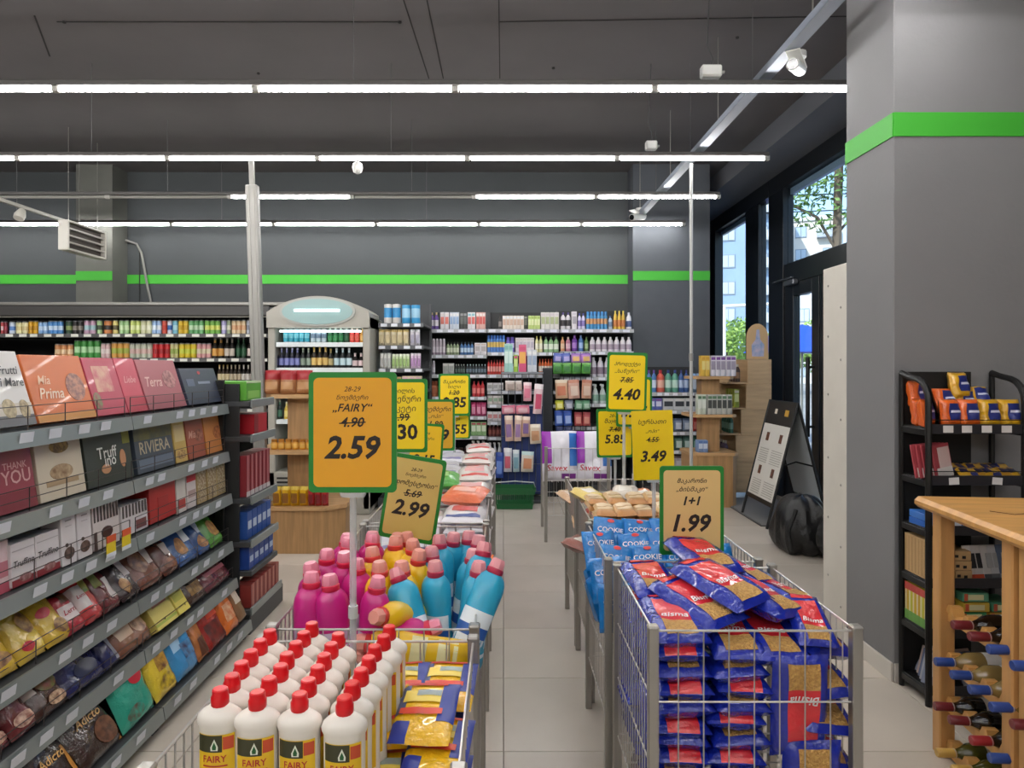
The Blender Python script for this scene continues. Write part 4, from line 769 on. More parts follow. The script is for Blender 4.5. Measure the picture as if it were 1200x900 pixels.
r1 = zz([('can', 0, 22, 1, 15, '#d0555a', '#e8c8c8', 'pale red can'), ('can', 24, 52, 1, 15, '#7a1f2c', '#a83a48', 'dark red can'), ('can', 62, 110, 1, 15, '#c8d4e6', '#5a86c8', 'white and blue can'), ('can', 115, 215, 2, 15, '#e6dfb0', '#d8c890', 'cream can'), ('can', 220, 298, 2, 16, '#d9a51c', '#c08a14', 'golden yellow can'),
         ('can', 300, 376, 2, 15, '#8ab4e0', '#c9dcf0', 'light blue can'), ('can', 380, 502, 3, 16, '#4f8fd0', '#c9dcf0', 'blue and white can'), ('can', 518, 572, 1, 16, '#2c4a34', '#8a9a5c', 'dark green can'), ('can', 578, 662, 2, 16, '#1f1c1c', '#8a8278', 'black can'), ('can', 670, 766, 2, 17, '#c8a0b8', '#9cc0c4', 'lilac can'), ('can', 775, 818, 1, 17, '#a8c890', '#3c4a34', 'green and dark can'), ('can', 828, 892, 1, 17, '#d88a50', '#2c2420', 'orange and dark can'), ('can', 905, 948, 1, 17, '#e0d080', '#5a5030', 'yellow and dark can'), ('can', 958, 1038, 2, 17, '#a8d094', '#d0e6b8', 'pale green can')], 0)
r1 += zz([('can', 8, 92, 2, 17, '#c8d878', '#e0e8b0', 'lime can'), ('can', 95, 182, 2, 17, '#d8d8b0', '#e6e6cc', 'pale cream can'), ('can', 185, 265, 2, 17, '#a0c0e6', '#dce6f0', 'sky blue can'), ('can', 268, 308, 1, 17, '#d0503c', '#c03828', 'orange red can'), ('can', 310, 350, 1, 17, '#d8d4dc', '#3a6ab0', 'white can with blue foot'), ('can', 353, 398, 1, 17, '#7cc0d8', '#b0dce6', 'aqua can'), ('can', 400, 482, 2, 17, '#e0c03c', '#c8a028', 'bright yellow can'), ('can', 484, 608, 3, 17, '#6ab070', '#c8e0c0', 'green can'), ('can', 614, 742, 3, 17, '#78b850', '#d8dc70', 'yellow green can'), ('can', 750, 792, 1, 17, '#b0a8d8', '#d8d4e8', 'lavender can'), ('can', 795, 828, 1, 17, '#a0b090', '#e0e0d0', 'grey green can'), ('can', 834, 952, 3, 17, '#e0c8a0', '#d8a880', 'beige can'), ('can', 955, 990, 1, 17, '#b0b4c0', '#888c98', 'silver can')], 150)
row(7.42, CL[0] + .002, r1, 'on the top cooler shelf')
r2 = [('can', 62, 84, 3, 17, '#d0905c', '#e6c8a0', '#b9bcc0', 'copper can'), ('can', 85, 116, 4, 22, '#4a9c4a', '#a8d0a0', '#b9bcc0', 'tall green can'), ('can', 117, 128, 2, 18, '#d8b8b8', '#e6d8d4', '#b9bcc0', 'pale pink can'), ('can', 129, 150, 3, 19, '#d8a050', '#a8b450', '#b9bcc0', 'amber can')]
r2 += zz([('can', 2, 188, 4, 18, '#c0c4b0', '#d8b8b0', 'grey cream can'), ('can', 190, 332, 3, 18, '#c82c30', '#a02024', 'bright red can'), ('can', 336, 402, 2, 18, '#d0c890', '#a0b060', 'straw can'), ('can', 405, 547, 3, 18, '#d8c030', '#c8d050', 'lemon yellow can'), ('can', 550, 668, 3, 18, '#d8a0a0', '#d8d0b0', 'pink patterned can'), ('beer', 672, 770, 2, 24, '#1f1a16', '#d8a050', 'brown bottle with orange label'), ('beer', 775, 858, 2, 24, '#201c1a', '#d0c4b8', 'dark bottle with white label'), ('beer', 868, 952, 2, 25, '#16301f', '#2c5a3c', 'dark green bottle'), ('beer', 958, 1008, 1, 24, '#241a16', '#d8c8c0', 'brown bottle with cream label')], 150)
row(7.42, CL[1] + .002, r2, 'on the second cooler shelf')
row(7.42, CL[2] + .002, [('beer', 254, 268, 3, 20, '#3a2a1c', '#d8c8a0', '#d0b060', 'small amber bottle with gold cap'), ('beer', 268, 282, 3, 20, '#2a2018', '#c9b9a0', '#c8c0a0', 'small dark bottle with cream label'), ('beer', 282, 298, 3, 20, '#241c18', '#e0d8d0', '#e0d8c8', 'small dark bottle with white cap')], 'on the third cooler shelf')
# ---------------------------------------------------------------- upright drinks fridge with an arched header
FY = 6.6; fx0, fx1 = wx(313, FY), wx(433, FY); fw = fx1 - fx0; fc = (fx0 + fx1) / 2
f = tag(O('drinks_fridge', None, None, (fc, FY, 0)), 'tall pale grey drinks fridge with arched header and lit oval', 'fridge')
FB = mat('#a7a49a', .45); FIN = mat('#1d3436', .5); FWH = mat('#dfe6e8', .4)
for s_ in (-1, 1): O('side_wall', box('side_wall', (.07, .68, 1.9), FB, .008, (s_ * (fw / 2 - .035), .36, 1.0)), f)
O('back_wall', box('back_wall', (fw, .03, 1.9), FIN, 0, (0, .7, 1.0)), f); O('base', box('base', (fw, .68, .42), FB, .01, (0, .36, .21)), f)
for i in range(6): O('grille_slot', box('grille_slot', (.34, .01, .018), BLACKM, 0, (-fw / 2 + .26, .018, .16 + .04 * i)), f)
zc = wz(384, FY); arch = [(-fw / 2, zc), (fw / 2, zc), (fw / 2, wz(366, FY))]
for i in range(1, 16): t = i / 16; arch.append((fw / 2 - fw * t, wz(366, FY) + (wz(347, FY) - wz(366, FY)) * math.sin(math.pi * t) ** .8))
arch.append((-fw / 2, wz(366, FY)))
O('header', MB().prism(arch, -.02, .5).mesh('header', FB, 0), f)
def oval(cx, cz, rx, rz, y0, y1, n=28): return MB().prism([(cx + rx * math.cos(2 * math.pi * i / n), cz + rz * math.sin(2 * math.pi * i / n)) for i in range(n)], y0, y1)
hz = wz(365.5, FY)
O('oval_rim', oval(0, hz, .37, .145, -.035, -.02).mesh('oval_rim', mat('#a9aaa4', .4), 0), f)
ov = O('oval_lens', oval(0, hz, .345, .125, -.042, -.035).mesh('oval_lens', mat('#86a3a2', .3, emit=.12), 0), f)
O('lamp_tube', MB().cyl((-.22, -.05, hz + .01), (.22, -.05, hz + .01), .014, 8).mesh('lamp_tube', mat('#dff2f2', .3, emit=1.2)), ov)
FLV = [wz(401, FY), wz(431, FY), wz(462, FY), wz(492, FY), wz(522, FY)]
for z in FLV:
    s_ = O('shelf', box('shelf', (fw - .15, .6, .02), FWH, .003, (0, .36, z - .012)), f); O('shelf_edge', box('shelf_edge', (fw - .15, .012, .045), FWH, .002, (0, .045, z - .022)), s_)
O('light_strip', box('light_strip', (fw - .2, .03, .02), mat('#dff2f2', .3, emit=2.0), 0, (0, .08, zc - .03)), f)
row(6.68, FLV[0] + .003, [('can', 331, 362, 5, 16, '#3aa0b8', '#7cc8d8', '#b9bcc0', 'turquoise tall can'), ('can', 363, 382, 3, 16, '#b8c8d0', '#7a90a8', '#b9bcc0', 'silver blue can'), ('beer', 383, 402, 3, 17, '#1f5a34', '#3c8a54', '#d8d8d0', 'green bottle'), ('beer', 402, 409, 1, 17, '#16301f', '#2c5a3c', '#c8c8c0', 'dark green slim bottle'), ('beer', 409, 421, 2, 17, '#c83a34', '#e0685c', '#d8d0c0', 'red bottle'), ('beer', 421, 428, 1, 17, '#c8903a', '#e0b870', '#d8d0c0', 'amber bottle')], 'on the top fridge shelf')
row(6.68, FLV[1] + .003, [('beer', 320, 326, 1, 22, '#1a1a2c', '#3a3a5c', '#c8c8d8', 'navy bottle'), ('beer', 326, 351, 4, 23, '#15152a', '#7a80b8', '#c8c8e0', 'dark bottle with violet label'), ('beer', 351, 364, 2, 23, '#14181a', '#8a9a8c', '#b8c0a8', 'black bottle with grey label'), ('beer', 364, 384, 3, 24, '#2a1f12', '#d8b870', '#d8c050', 'brown bottle with gold label'), ('beer', 384, 390, 1, 22, '#1a1a16', '#b0a070', '#c0a860', 'dark bottle with olive label'), ('beer', 390, 412, 3, 23, '#10181c', '#b8d0d8', '#c8d0d4', 'dark bottle with pale blue label'), ('beer', 412, 426, 2, 17, '#16100f', '#d8c0c4', '#c8c0c0', 'short black bottle with pink band')], 'on the second fridge shelf')
row(6.68, FLV[3] + .003, [('beer', 318, 330, 2, 22, '#12201c', '#4a7a64', '#c8c8c0', 'green bottle with dark label'), ('beer', 332, 344, 2, 20, '#c8a83a', '#e0d080', '#d8d0b0', 'yellow drink bottle'), ('beer', 346, 360, 2, 22, '#16201c', '#5a6a5c', '#c8c8c0', 'black green bottle')], 'on a low fridge shelf')
row(6.68, FLV[2] + .003, [('can', 318, 342, 4, 17, '#8a9aa0', '#c8d0d4', '#b9bcc0', 'grey can'), ('can', 343, 365, 3, 17, '#5a7a70', '#98b8a8', '#b9bcc0', 'sage green can')], 'on the middle fridge shelf')
# ---------------------------------------------------------------- wooden tiered stands
OAK = mat('#b58c5e', .5, var=.18, vs=3, stretch=(12, 12, 1)); OAKL = mat('#c79e6e', .5, var=.15, vs=3, stretch=(1, 10, 10))
def oct_(w, d, c): return [(-w/2, -d/2 + c), (-w/2 + c, -d/2), (w/2 - c, -d/2), (w/2, -d/2 + c), (w/2, d/2 - c), (w/2 - c, d/2), (-w/2 + c, d/2), (-w/2, d/2 - c)]
def wood_tier(label, cx, cy, w, d, zs, post, ch):
    o = tag(O('wooden_stand', None, None, (cx, cy, 0)), label, 'display stand')
    O('base', MB().prism(oct_(w, d, ch), 0, zs[0] - .03, ax='z').mesh('base', OAK, 0), o)
    O('base_top', MB().prism(oct_(w + .03, d + .03, ch), zs[0] - .03, zs[0], ax='z').mesh('base_top', OAKL, 0), o)
    for i, z in enumerate(zs[1:]):
        k = 1 - .1 * i
        O('tier_shelf', MB().prism(oct_(w * k, d * k, ch * k), z - .03, z, ax='z').mesh('tier_shelf', OAKL, 0), o)
    z0 = zs[0]
    for z in zs[1:]: O('post', box('post', (post, post, z - .03 - z0), OAK, .004, (0, 0, (z0 + z - .03) / 2)), o); z0 = z
    return o
ZS = (.365, .80, 1.235)
wood_tier('oak tiered stand with red and yellow packs in front of the fridge', -1.62, 5.55, .72, .62, ZS, .24, .14)
for i, (x, y) in enumerate(((-1.83, 5.33), (-1.70, 5.32), (-1.575, 5.33), (-1.76, 5.45), (-1.63, 5.45))):
    place(bag(.125, .19, .075, film('#a8744a', .4), (('red_top', 0, 1, .6, 1, mat('#a32a30', .35)), ('label_band', .15, .85, .2, .5, mat('#b98a5c', .4))), seed=100 + i % 2), 'coffee_bag', 'red and brown bag on the top tier of the oak stand, ' + ('first at the front', 'second at the front', 'third at the front', 'outer one behind', 'inner one behind')[i], 'coffee bag', (x, y, ZS[2] + .002), (R(-4), 0, R((6, -4, 5, 0, 8)[i])), 'red and brown bags on the oak stand')
row(5.30, ZS[1] + .002, [('jar', 316, 366, 6, 12, '#c88a2c', '#d8a850', '#b0762c', 'amber jar')], 'on the middle tier of the oak stand')
row(5.24, ZS[0] + .002, [('pack', 318, 360, 4, 23, '#d8a820', '#8a5a20', '#e0c050', 'yellow and brown snack pack'), ('pack', 360, 384, 3, 21, '#b02c30', '#7a1c20', '#c84848', 'red snack pack')], 'on the base of the oak stand', .06)
for i in range(4):
    tag(O('paper_stack', MB().box((0, 0, 0), (.2, .14, .02), 0, .004).mesh('paper_stack', mat('#d8dcd6', .5), 0), None, (-1.83 + (i % 2) * .02, 5.52, ZS[0] + .013 + .021 * i), (0, 0, R(8 * i))), 'pale folded sheet in the small pile on the oak base, %s up' % ordn[i], 'sheet', 'pile of pale sheets on the oak base')
# ---------------------------------------------------------------- end shelf with paper goods (front at 6.85)
EY = 6.85; ex0, ex1 = wx(443, EY), wx(497, EY); EZ = [wz(379, EY), wz(405, EY), wz(432, EY), wz(458, EY), wz(490, EY), wz(525, EY)]
shelf_unit('paper_goods_shelf', 'grey end shelf with paper towels beside the fridge', ex0, ex1, EY, 7.6, EZ, wz(349, EY), mat('#47494c', .5), mat('#55585c', .4), TAG, True, DGREY, True, 4)
O_ = bpy.data.objects
row(EY + .02, EZ[0] + .002, [('roll', 449, 469, 2, 23, '#d8d4d0', '#3a90c8', '#d0d0d0', 'blue and white paper towel'), ('roll', 470, 492, 2, 22, '#3a9ad0', '#9cc8e0', '#c890b0', 'bright blue paper towel')], 'on top of the end shelf')
row(EY + .02, EZ[1] + .002, [('pack', 443, 479, 5, 19, '#d8ccae', '#c8b890', '#d8c080', 'cream tissue pack'), ('pack', 480, 492, 2, 19, '#c8c4cc', '#a8a4b8', '#d8d8dc', 'grey white tissue pack')], 'on the second end shelf')
row(EY + .02, EZ[2] + .002, [('pack', 445, 458, 3, 18, '#d8d8d4', '#b8b8b8', '#e0e0dc', 'white pad pack'), ('pack', 459, 480, 5, 17, '#c8d8b0', '#98b870', '#e0e8d4', 'green and white pad pack'), ('pack', 481, 493, 3, 18, '#d0b8d0', '#b088b8', '#e0d4e0', 'lilac pad pack')], 'on the third end shelf')
row(EY + .02, EZ[3] + .002, [('box', 455, 470, 2, 16, '#c8a878', '#d8c0a0', '#b08c5c', 'tan carton'), ('box', 471, 494, 3, 17, '#d8c8a8', '#c8b088', '#d0a8b8', 'cream carton')], 'on the fourth end shelf')
# ---------------------------------------------------------------- toiletries and cleaning shelves at the back (front at 7.65)
BY = 7.65
def bz(y): return wz(y, BY)
GA = mat('#3f4144', .5); GR = mat('#a9acb0', .35)
AL = [bz(y) for y in (386, 416, 439, 465, 488, 511, 540)]; BL = [bz(y) for y in (386, 413, 439, 458, 474, 494, 512, 540)]; CLV = [bz(y) for y in (386, 412, 442, 473, 500, 530)]
ax0, ax1, bx1, cx1 = wx(496, BY), wx(571, BY), wx(656, BY), wx(743, BY)
shelf_unit('toiletries_shelf', 'back wall shelving bay of creams next to the paper goods', ax0, ax1 - .003, BY, 8.2, AL, bz(362), GA, GR, tags=6)
shelf_unit('toiletries_shelf', 'middle back wall shelving bay behind the hanging packs', ax1, bx1 - .003, BY, 8.2, BL, bz(362), GA, GR, tags=6)
shelf_unit('toiletries_shelf', 'back wall shelving bay of white cleaner jugs by the pillar', bx1, cx1, BY, 8.2, CLV, bz(360), GA, GR, tags=6)
W_ = '#dcd8dc'; yA = BY + .03
row(yA, AL[0] + .002, [('bottle', 503, 514, 2, 20, '#6a4a9a', W_, '#d8c080', 'purple bottle'), ('box', 516, 526, 2, 20, W_, '#d06a5c', '#e0d8d4', 'white and red carton'), ('box', 527, 538, 3, 20, '#c8d0dc', '#8aa4c8', '#e6e6e6', 'pale blue carton'), ('box', 539, 547, 2, 20, '#3a3c3a', '#5c605c', '#8a8a8a', 'charcoal carton'), ('box', 548, 557, 2, 20, W_, '#c85a54', '#7ab0b8', 'white carton with teal top'), ('box', 558, 569, 3, 20, '#d8a8a0', '#c84a44', '#e6dcd8', 'pink and red carton')], 'on the top of the creams bay')
row(yA, AL[1] + .002, [('tube', 498, 522, 6, 19, '#cfc8d0', '#b8aeb8', '#9a8a9a', 'white lotion tube'), ('bottle', 523, 538, 4, 15, '#8a9a78', '#d0d8c0', '#30342c', 'sage green bottle'), ('bottle', 539, 555, 4, 15, '#4a74a8', '#b8cce0', '#2c3a4c', 'blue small bottle'), ('box', 556, 570, 2, 14, W_, '#b0a8a8', '#c8b8b0', 'white squat carton')], 'on the second level of the creams bay')
row(yA, AL[2] + .002, [('tube', 496, 510, 4, 16, '#d8d4dc', '#c0b8c4', '#8a8490', 'white cream tube'), ('box', 519, 532, 2, 13, '#b8bcb8', '#a0a4a0', '#d0d0cc', 'grey carton'), ('bottle', 533, 545, 4, 12, '#2c3230', '#5a6a64', '#a8b0a8', 'small black bottle'), ('bottle', 546, 570, 7, 12, '#343a40', '#6a7a86', '#9ab0b0', 'small slate bottle')], 'on the third level of the creams bay')
row(yA, AL[3] + .002, [('jar', 503, 513, 1, 18, '#b8704a', '#a05a38', '#8a4a30', 'terracotta jar'), ('bottle', 553, 568, 3, 18, '#c83a40', '#e0807c', '#a02c34', 'red bottle')], 'on the fourth level of the creams bay')
row(yA, AL[4] + .002, [('box', 500, 520, 3, 15, '#c8b8b0', '#a89088', '#d8d0cc', 'taupe carton'), ('pack', 552, 570, 3, 16, '#d05a8a', '#e098b4', '#c84a78', 'magenta pack')], 'on the fifth level of the creams bay')
row(yA, AL[5] + .002, [('box', 552, 570, 3, 16, '#8ab07a', '#d0dcc4', '#b04a5c', 'green carton'), ('box', 500, 530, 4, 15, '#b8c0c8', '#98a4b0', '#d8d8dc', 'silver carton')], 'on the sixth level of the creams bay')
row(yA, AL[6] + .002, [('trigger', 552, 570, 3, 24, W_, '#c0c0c8', '#e6e6e6', 'white spray bottle'), ('jar', 530, 550, 3, 14, '#4a2c2c', '#6a4038', '#3a2420', 'dark brown jar')], 'on the lowest level of the creams bay')
row(yA, BL[0] + .002, [('bottle', 584, 588, 1, 17, '#3a3634', '#8a8480', '#1c1c1c', 'black bottle'), ('box', 589, 614, 6, 16, '#dcd0c4', '#c8a894', '#d8dce0', 'cream carton'), ('box', 614, 618, 1, 16, '#3a3c34', '#686a5c', '#8a8a7c', 'dark olive carton'), ('box', 619, 633, 4, 16, '#b8cc78', '#d8e0a8', '#98b450', 'lime carton'), ('box', 634, 655, 4, 20, '#d4d0cc', '#a8b084', '#c8c0c4', 'tall white carton')], 'on the top of the middle bay')
row(yA, BL[1] + .002, [('aero', 571, 592, 6, 20, '#5a8ad0', '#d8b868', '#3a6ab8', 'blue spray can'), ('aero', 593, 603, 2, 18, '#6a58b0', '#c8c0e0', '#5a489c', 'violet spray can'), ('box', 604, 626, 5, 17, '#d8d0d4', '#b8b0bc', '#c8c0c0', 'pale grey carton'), ('bottle', 627, 636, 2, 19, '#d8d4a0', '#e6e4d0', '#c8c060', 'pale yellow bottle'), ('bottle', 637, 655, 3, 18, '#8ab080', '#d8e0d0', '#48684c', 'green pump bottle')], 'on the second level of the middle bay')
row(yA, BL[2] + .002, [('bottle', 571, 591, 6, 17, '#c83a34', '#e0a098', '#7a2420', 'red shampoo bottle'), ('bottle', 631, 648, 5, 18, '#d86a34', '#e6e0d8', '#b84a24', 'orange shampoo bottle'), ('bottle', 592, 612, 4, 17, '#98a8b0', '#d0d8dc', '#687880', 'grey blue bottle')], 'on the third level of the middle bay')
for k, (cA, cB, wd) in enumerate((('#d0d0d0', '#a8a8a8', 'white squat carton'), ('#d4ccc8', '#90a890', 'off white squat carton'), ('#d0ccd0', '#c08080', 'pale rose squat carton'))):
    row(yA, BL[3 + k] + .002, [('box', 571, 590, 3, 9 + k, cA, cB, '#d8d8d8', wd)], 'on level %s of the middle bay' % ('four', 'five', 'six')[k])
row(yA, BL[6] + .002, [('bottle', 572, 590, 4, 14, '#5a2c2c', '#8a5048', W_, 'maroon bottle')], 'low in the middle bay')
row(yA, BL[7] + .002, [('trigger', 572, 588, 3, 22, '#c8ccd0', '#a0a8b0', '#dcdcdc', 'grey spray bottle')], 'at the bottom of the middle bay')
row(yA, CLV[0] + .002, [('bottle', 657, 669, 2, 20, '#d0ccd0', '#3a3438', '#4a3a78', 'white bottle with black label'), ('box', 670, 676, 1, 21, W_, '#a8a4ac', '#c8c4cc', 'slim white carton'), ('bottle', 677, 686, 2, 19, '#cdc8e0', '#8878b8', '#4a4a9a', 'white bottle with purple cap'), ('aero', 687, 712, 6, 21, '#4a94c8', '#d09868', '#3a84c0', 'blue and orange spray can'), ('bottle', 713, 718, 1, 16, '#b8c8d8', '#7a90b0', '#4a64a0', 'pale blue bottle'), ('jug', 719, 733, 3, 22, '#d8b440', '#c87a44', '#e0c850', 'yellow cleaner jug'), ('jug', 734, 741, 1, 20, '#dcdce0', '#4a5a8a', '#c8c8d8', 'white and navy jug')], 'on the top of the jug bay')
row(yA, CLV[1] + .002, [('bottle', 657, 662, 1, 17, '#d0906a', '#e0c0a0', '#c8a060', 'orange pump bottle'), ('bottle', 663, 669, 1, 17, '#c07a94', '#e0b8c4', '#d8c8b0', 'pink pump bottle'), ('bottle', 670, 677, 1, 19, '#6a3a94', '#9a70b8', '#7a509c', 'purple pump bottle'), ('bottle', 678, 684, 1, 19, '#4a74b0', '#98b4d8', '#7a94c0', 'blue pump bottle'), ('bottle', 685, 690, 1, 17, '#5a7a44', '#98b080', '#6a8450', 'green slim bottle'), ('jug', 691, 741, 7, 17, '#d8d4d8', '#a898a8', '#dcdcdc', 'white jug with grey label')], 'on jug bay level two')
row(yA, CLV[2] + .002, [('jug', 692, 716, 3, 23, '#d0ccd4', '#8a7a8a', '#d8d8d8', 'tall white cleaner jug'), ('jug', 717, 741, 3, 23, '#c8d4cc', '#7a9a84', '#d8d8d8', 'pale green cleaner jug')], 'on jug bay level three')
row(yA, CLV[3] + .002, [('trigger', 694, 711, 2, 24, '#c8d4d0', '#8ab09c', '#d8dcdc', 'white trigger spray'), ('trigger', 712, 741, 4, 24, '#d0d0d8', '#8a94b0', '#d8dcdc', 'pale blue trigger spray')], 'on jug bay level four')
# soft packs hanging and lying in front of the jug bay
HY = 7.52
def hang(items, where, Y=HY, rack=None):
    for (x0, x1, n, y0, y1, a, b, c, words) in items:
        X0, X1 = wx(x0, Y), wx(x1, Y); w = (X1 - X0) / n; h = (y1 - y0) * Y / F
        for i in range(n):
            tag(O('hanging_pack', prod('pack', a, b, c), None, (X0 + w * (i + .5), Y, wz(y1, Y)), (0, R(RND.uniform(-4, 4)), R(RND.uniform(-8, 8))), (w * .95, .05, h)), words + ' ' + where + ('' if n == 1 else ', ' + pos(i, n)), 'hanging pack', (words + ' ' + where) if n > 1 else None)
r_ = tag(O('hook_rack', None, None, (wx(671, HY), HY + .05, 0)), 'black wire hook rack of sponges in front of the jug bay', 'rack')
hw = wx(694, HY) - wx(648, HY)
b = MB()
for i in range(8): b.cyl((-hw/2 + hw * i / 7, 0, .5), (-hw/2 + hw * i / 7, 0, wz(413, HY)), .004, 5)
for z in (.5, .8, 1.1, 1.35, wz(413, HY)): b.cyl((-hw/2, 0, z), (hw/2, 0, z), .004, 5)
O('grid', b.mesh('grid', BLACKM), r_); O('foot', box('foot', (hw, .06, .5), BLACKM, .004, (0, 0, .25)), r_)
hang([(648, 669, 2, 414, 425, '#6a78c0', '#b0a8d8', '#4a5cac', 'blue violet sponge pack'), (669, 693, 2, 414, 425, '#b080c0', '#d8b070', '#8a60b0', 'mauve sponge pack'), (648, 692, 4, 425, 438, '#5aa04c', '#3c7a3c', '#8ac070', 'green sponge pack'), (651, 666, 1, 445, 467, '#d8b090', '#c87a5c', '#e0d0b8', 'peach pack'), (666, 680, 1, 445, 467, '#d4a898', '#e0c8b8', '#c88870', 'dusty peach pack'), (681, 693, 1, 445, 467, '#cc9c84', '#d8bca8', '#b87860', 'tan pack'), (651, 661, 1, 469, 480, '#d8d040', '#e6e090', '#98a430', 'yellow sponge pack'), (662, 672, 1, 469, 480, '#8a90a0', '#b8bcc8', '#687080', 'grey scourer pack'), (673, 692, 2, 469, 480, '#6a9a7a', '#a8c4b0', '#4a7a5a', 'sea green scourer pack'), (650, 671, 2, 481, 499, '#3a5cb0', '#9ab0e0', '#2c4898', 'royal blue cloth pack'), (673, 692, 2, 483, 499, '#a84a4c', '#c88478', '#883438', 'brick red cloth pack'), (651, 671, 2, 500, 520, '#2c3c6a', '#5a70a0', '#24305a', 'navy cloth pack')], 'on the hook rack by the jugs')
tag(O('dark_grid_panel', MB().box((0, 0, .72), (.11, .03, 1.44), 0, .004).box((0, -.017, .72), (.09, .004, 1.4), 1).mesh('dark_grid_panel', [DGREY, mat('#2c2f33', .6, bump=.5, bs=120)], 0), None, (wx(642, 7.5), 7.56, 0)), 'dark mesh panel between the two hanging pack racks', 'panel')
# clip rack with hanging packs before the middle bay
KY = 7.25; kx = wx(612, KY); kw = wx(637, KY) - wx(588, KY)
k_ = tag(O('clip_rack', None, None, (kx, KY + .06, 0)), 'narrow wire rack of hanging pouches before the middle bay', 'rack')
b = MB()
for i in range(7): b.cyl((-kw/2 + kw * i / 6, 0, .1), (-kw/2 + kw * i / 6, 0, wz(438, KY)), .004, 5)
for z in (.1, .4, .7, 1.0, 1.2, wz(438, KY)): b.cyl((-kw/2, 0, z), (kw/2, 0, z), .004, 5)
O('grid', b.mesh('grid', mat('#5a6068', .4, .4)), k_); O('backing', box('backing', (kw, .01, .95), mat('#1c2f6a', .6), 0, (0, .02, .55)), k_); O('foot', box('foot', (kw, .3, .03), DGREY, .004, (0, 0, .015)), k_)
O('top_tray', box('top_tray', (kw, .1, .02), mat('#8a9096', .4), .002, (0, -.03, wz(437, KY))), k_)
row(KY - .01, wz(437, KY) + .011, [('box', 591, 601, 2, 33, '#9cc8c0', '#d0e4dc', '#78b0a8', 'tall mint carton'), ('box', 602, 607, 1, 20, '#98c048', '#c8dc90', '#b84c6c', 'small green carton'), ('box', 608, 617, 1, 32, '#d05a80', '#e0a850', '#c84870', 'tall pink and orange carton'), ('box', 618, 629, 2, 26, '#c8ccd4', '#98a8c0', '#dcdcdc', 'tall grey white carton')], 'on top of the clip rack', .05)
hang([(592, 604, 1, 446, 458, '#c8bcb4', '#a89890', '#d8d0cc', 'taupe pouch'), (604, 612, 1, 446, 458, '#d0c4bc', '#b8a8a0', '#dcd4d0', 'sand pouch'), (613, 623, 1, 448, 470, '#e0a8b4', '#d87890', '#e8d0d4', 'pink and white pouch'), (624, 635, 1, 450, 485, '#dcc0c4', '#c8506c', '#e6dcdc', 'long white and crimson pouch'), (588, 621, 2, 475, 485, '#d88a9c', '#e0b4bc', '#c8607c', 'rose wide pouch'), (592, 602, 1, 487, 517, '#d0b0a0', '#8a6a98', '#e0d0c0', 'cream and purple sachet'), (602, 611, 1, 487, 517, '#d4b8a8', '#9a7aa4', '#e4d4c4', 'beige and purple sachet'), (611, 621, 1, 488, 512, '#cca894', '#7a6090', '#dcc8b8', 'tan and purple sachet'), (621, 635, 1, 497, 520, '#d8c8b4', '#c0906c', '#e6dccc', 'beige pouch with picture')], 'on the clip rack', KY)
hang([(590, 600, 1, 525, 553, '#d0d0d8', '#c05a6c', '#e0e0e4', 'white box pouch with red print'), (601, 609, 1, 527, 553, '#b8ccd4', '#7aa0b0', '#d8e0e4', 'pale teal pouch'), (610, 625, 1, 529, 553, '#d8d0c4', '#d0906c', '#b8d0d0', 'white pouch with orange picture'), (580, 590, 1, 530, 560, '#2c4ca0', '#6a88cc', '#24408c', 'blue cloth pouch')], 'low on the clip rack', KY)
# green shopping basket on the floor
bk = tag(O('shopping_basket', None, None, (wx(603, 6.98), 6.98, .004)), 'dark green plastic shopping basket on the floor', 'basket')
BG = mat('#0f5a2c', .4); bw = .43
B = MB()
def ring(z0, z1, e0, e1, t=.006):
    for sx, sy in ((0, -1), (0, 1), (-1, 0), (1, 0)):
        w0, d0, w1, d1 = bw / 2 * e0, .13 * e0, bw / 2 * e1, .13 * e1
        if sx == 0: q = [(-w0, sy * d0, z0), (w0, sy * d0, z0), (w1, sy * d1, z1), (-w1, sy * d1, z1)]
        else: q = [(sx * w0, -d0, z0), (sx * w0, d0, z0), (sx * w1, d1, z1), (sx * w1, -d1, z1)]
        k = len(B.v); B.v += q + [(x * .97, y * .97, z) for x, y, z in q]; B.face([k, k+1, k+2, k+3]); B.face([k+7, k+6, k+5, k+4]); B.face([k+3, k+2, k+6, k+7]); B.face([k+1, k, k+4, k+5])
ring(0, .05, .84, .87); ring(.15, .21, .95, 1.0)
for i in range(18):
    x = -bw / 2 * .85 + bw * .85 * i / 17
    for sy in (-1, 1): B.box((x * 1.03, sy * .13 * .91, .1), (.008, .006, .11))
B.box((0, 0, .004), (bw * .84, .22, .008))
O('tub', B.mesh('tub', BG, 0), bk); O('handle', MB().tube([(-bw/2, 0, .2), (-bw/2 + .02, -.05, .26), (0, -.06, .275), (bw/2 - .02, -.05, .26), (bw/2, 0, .2)], .006, 6).mesh('handle', mat('#b9bcbc', .4)), bk)
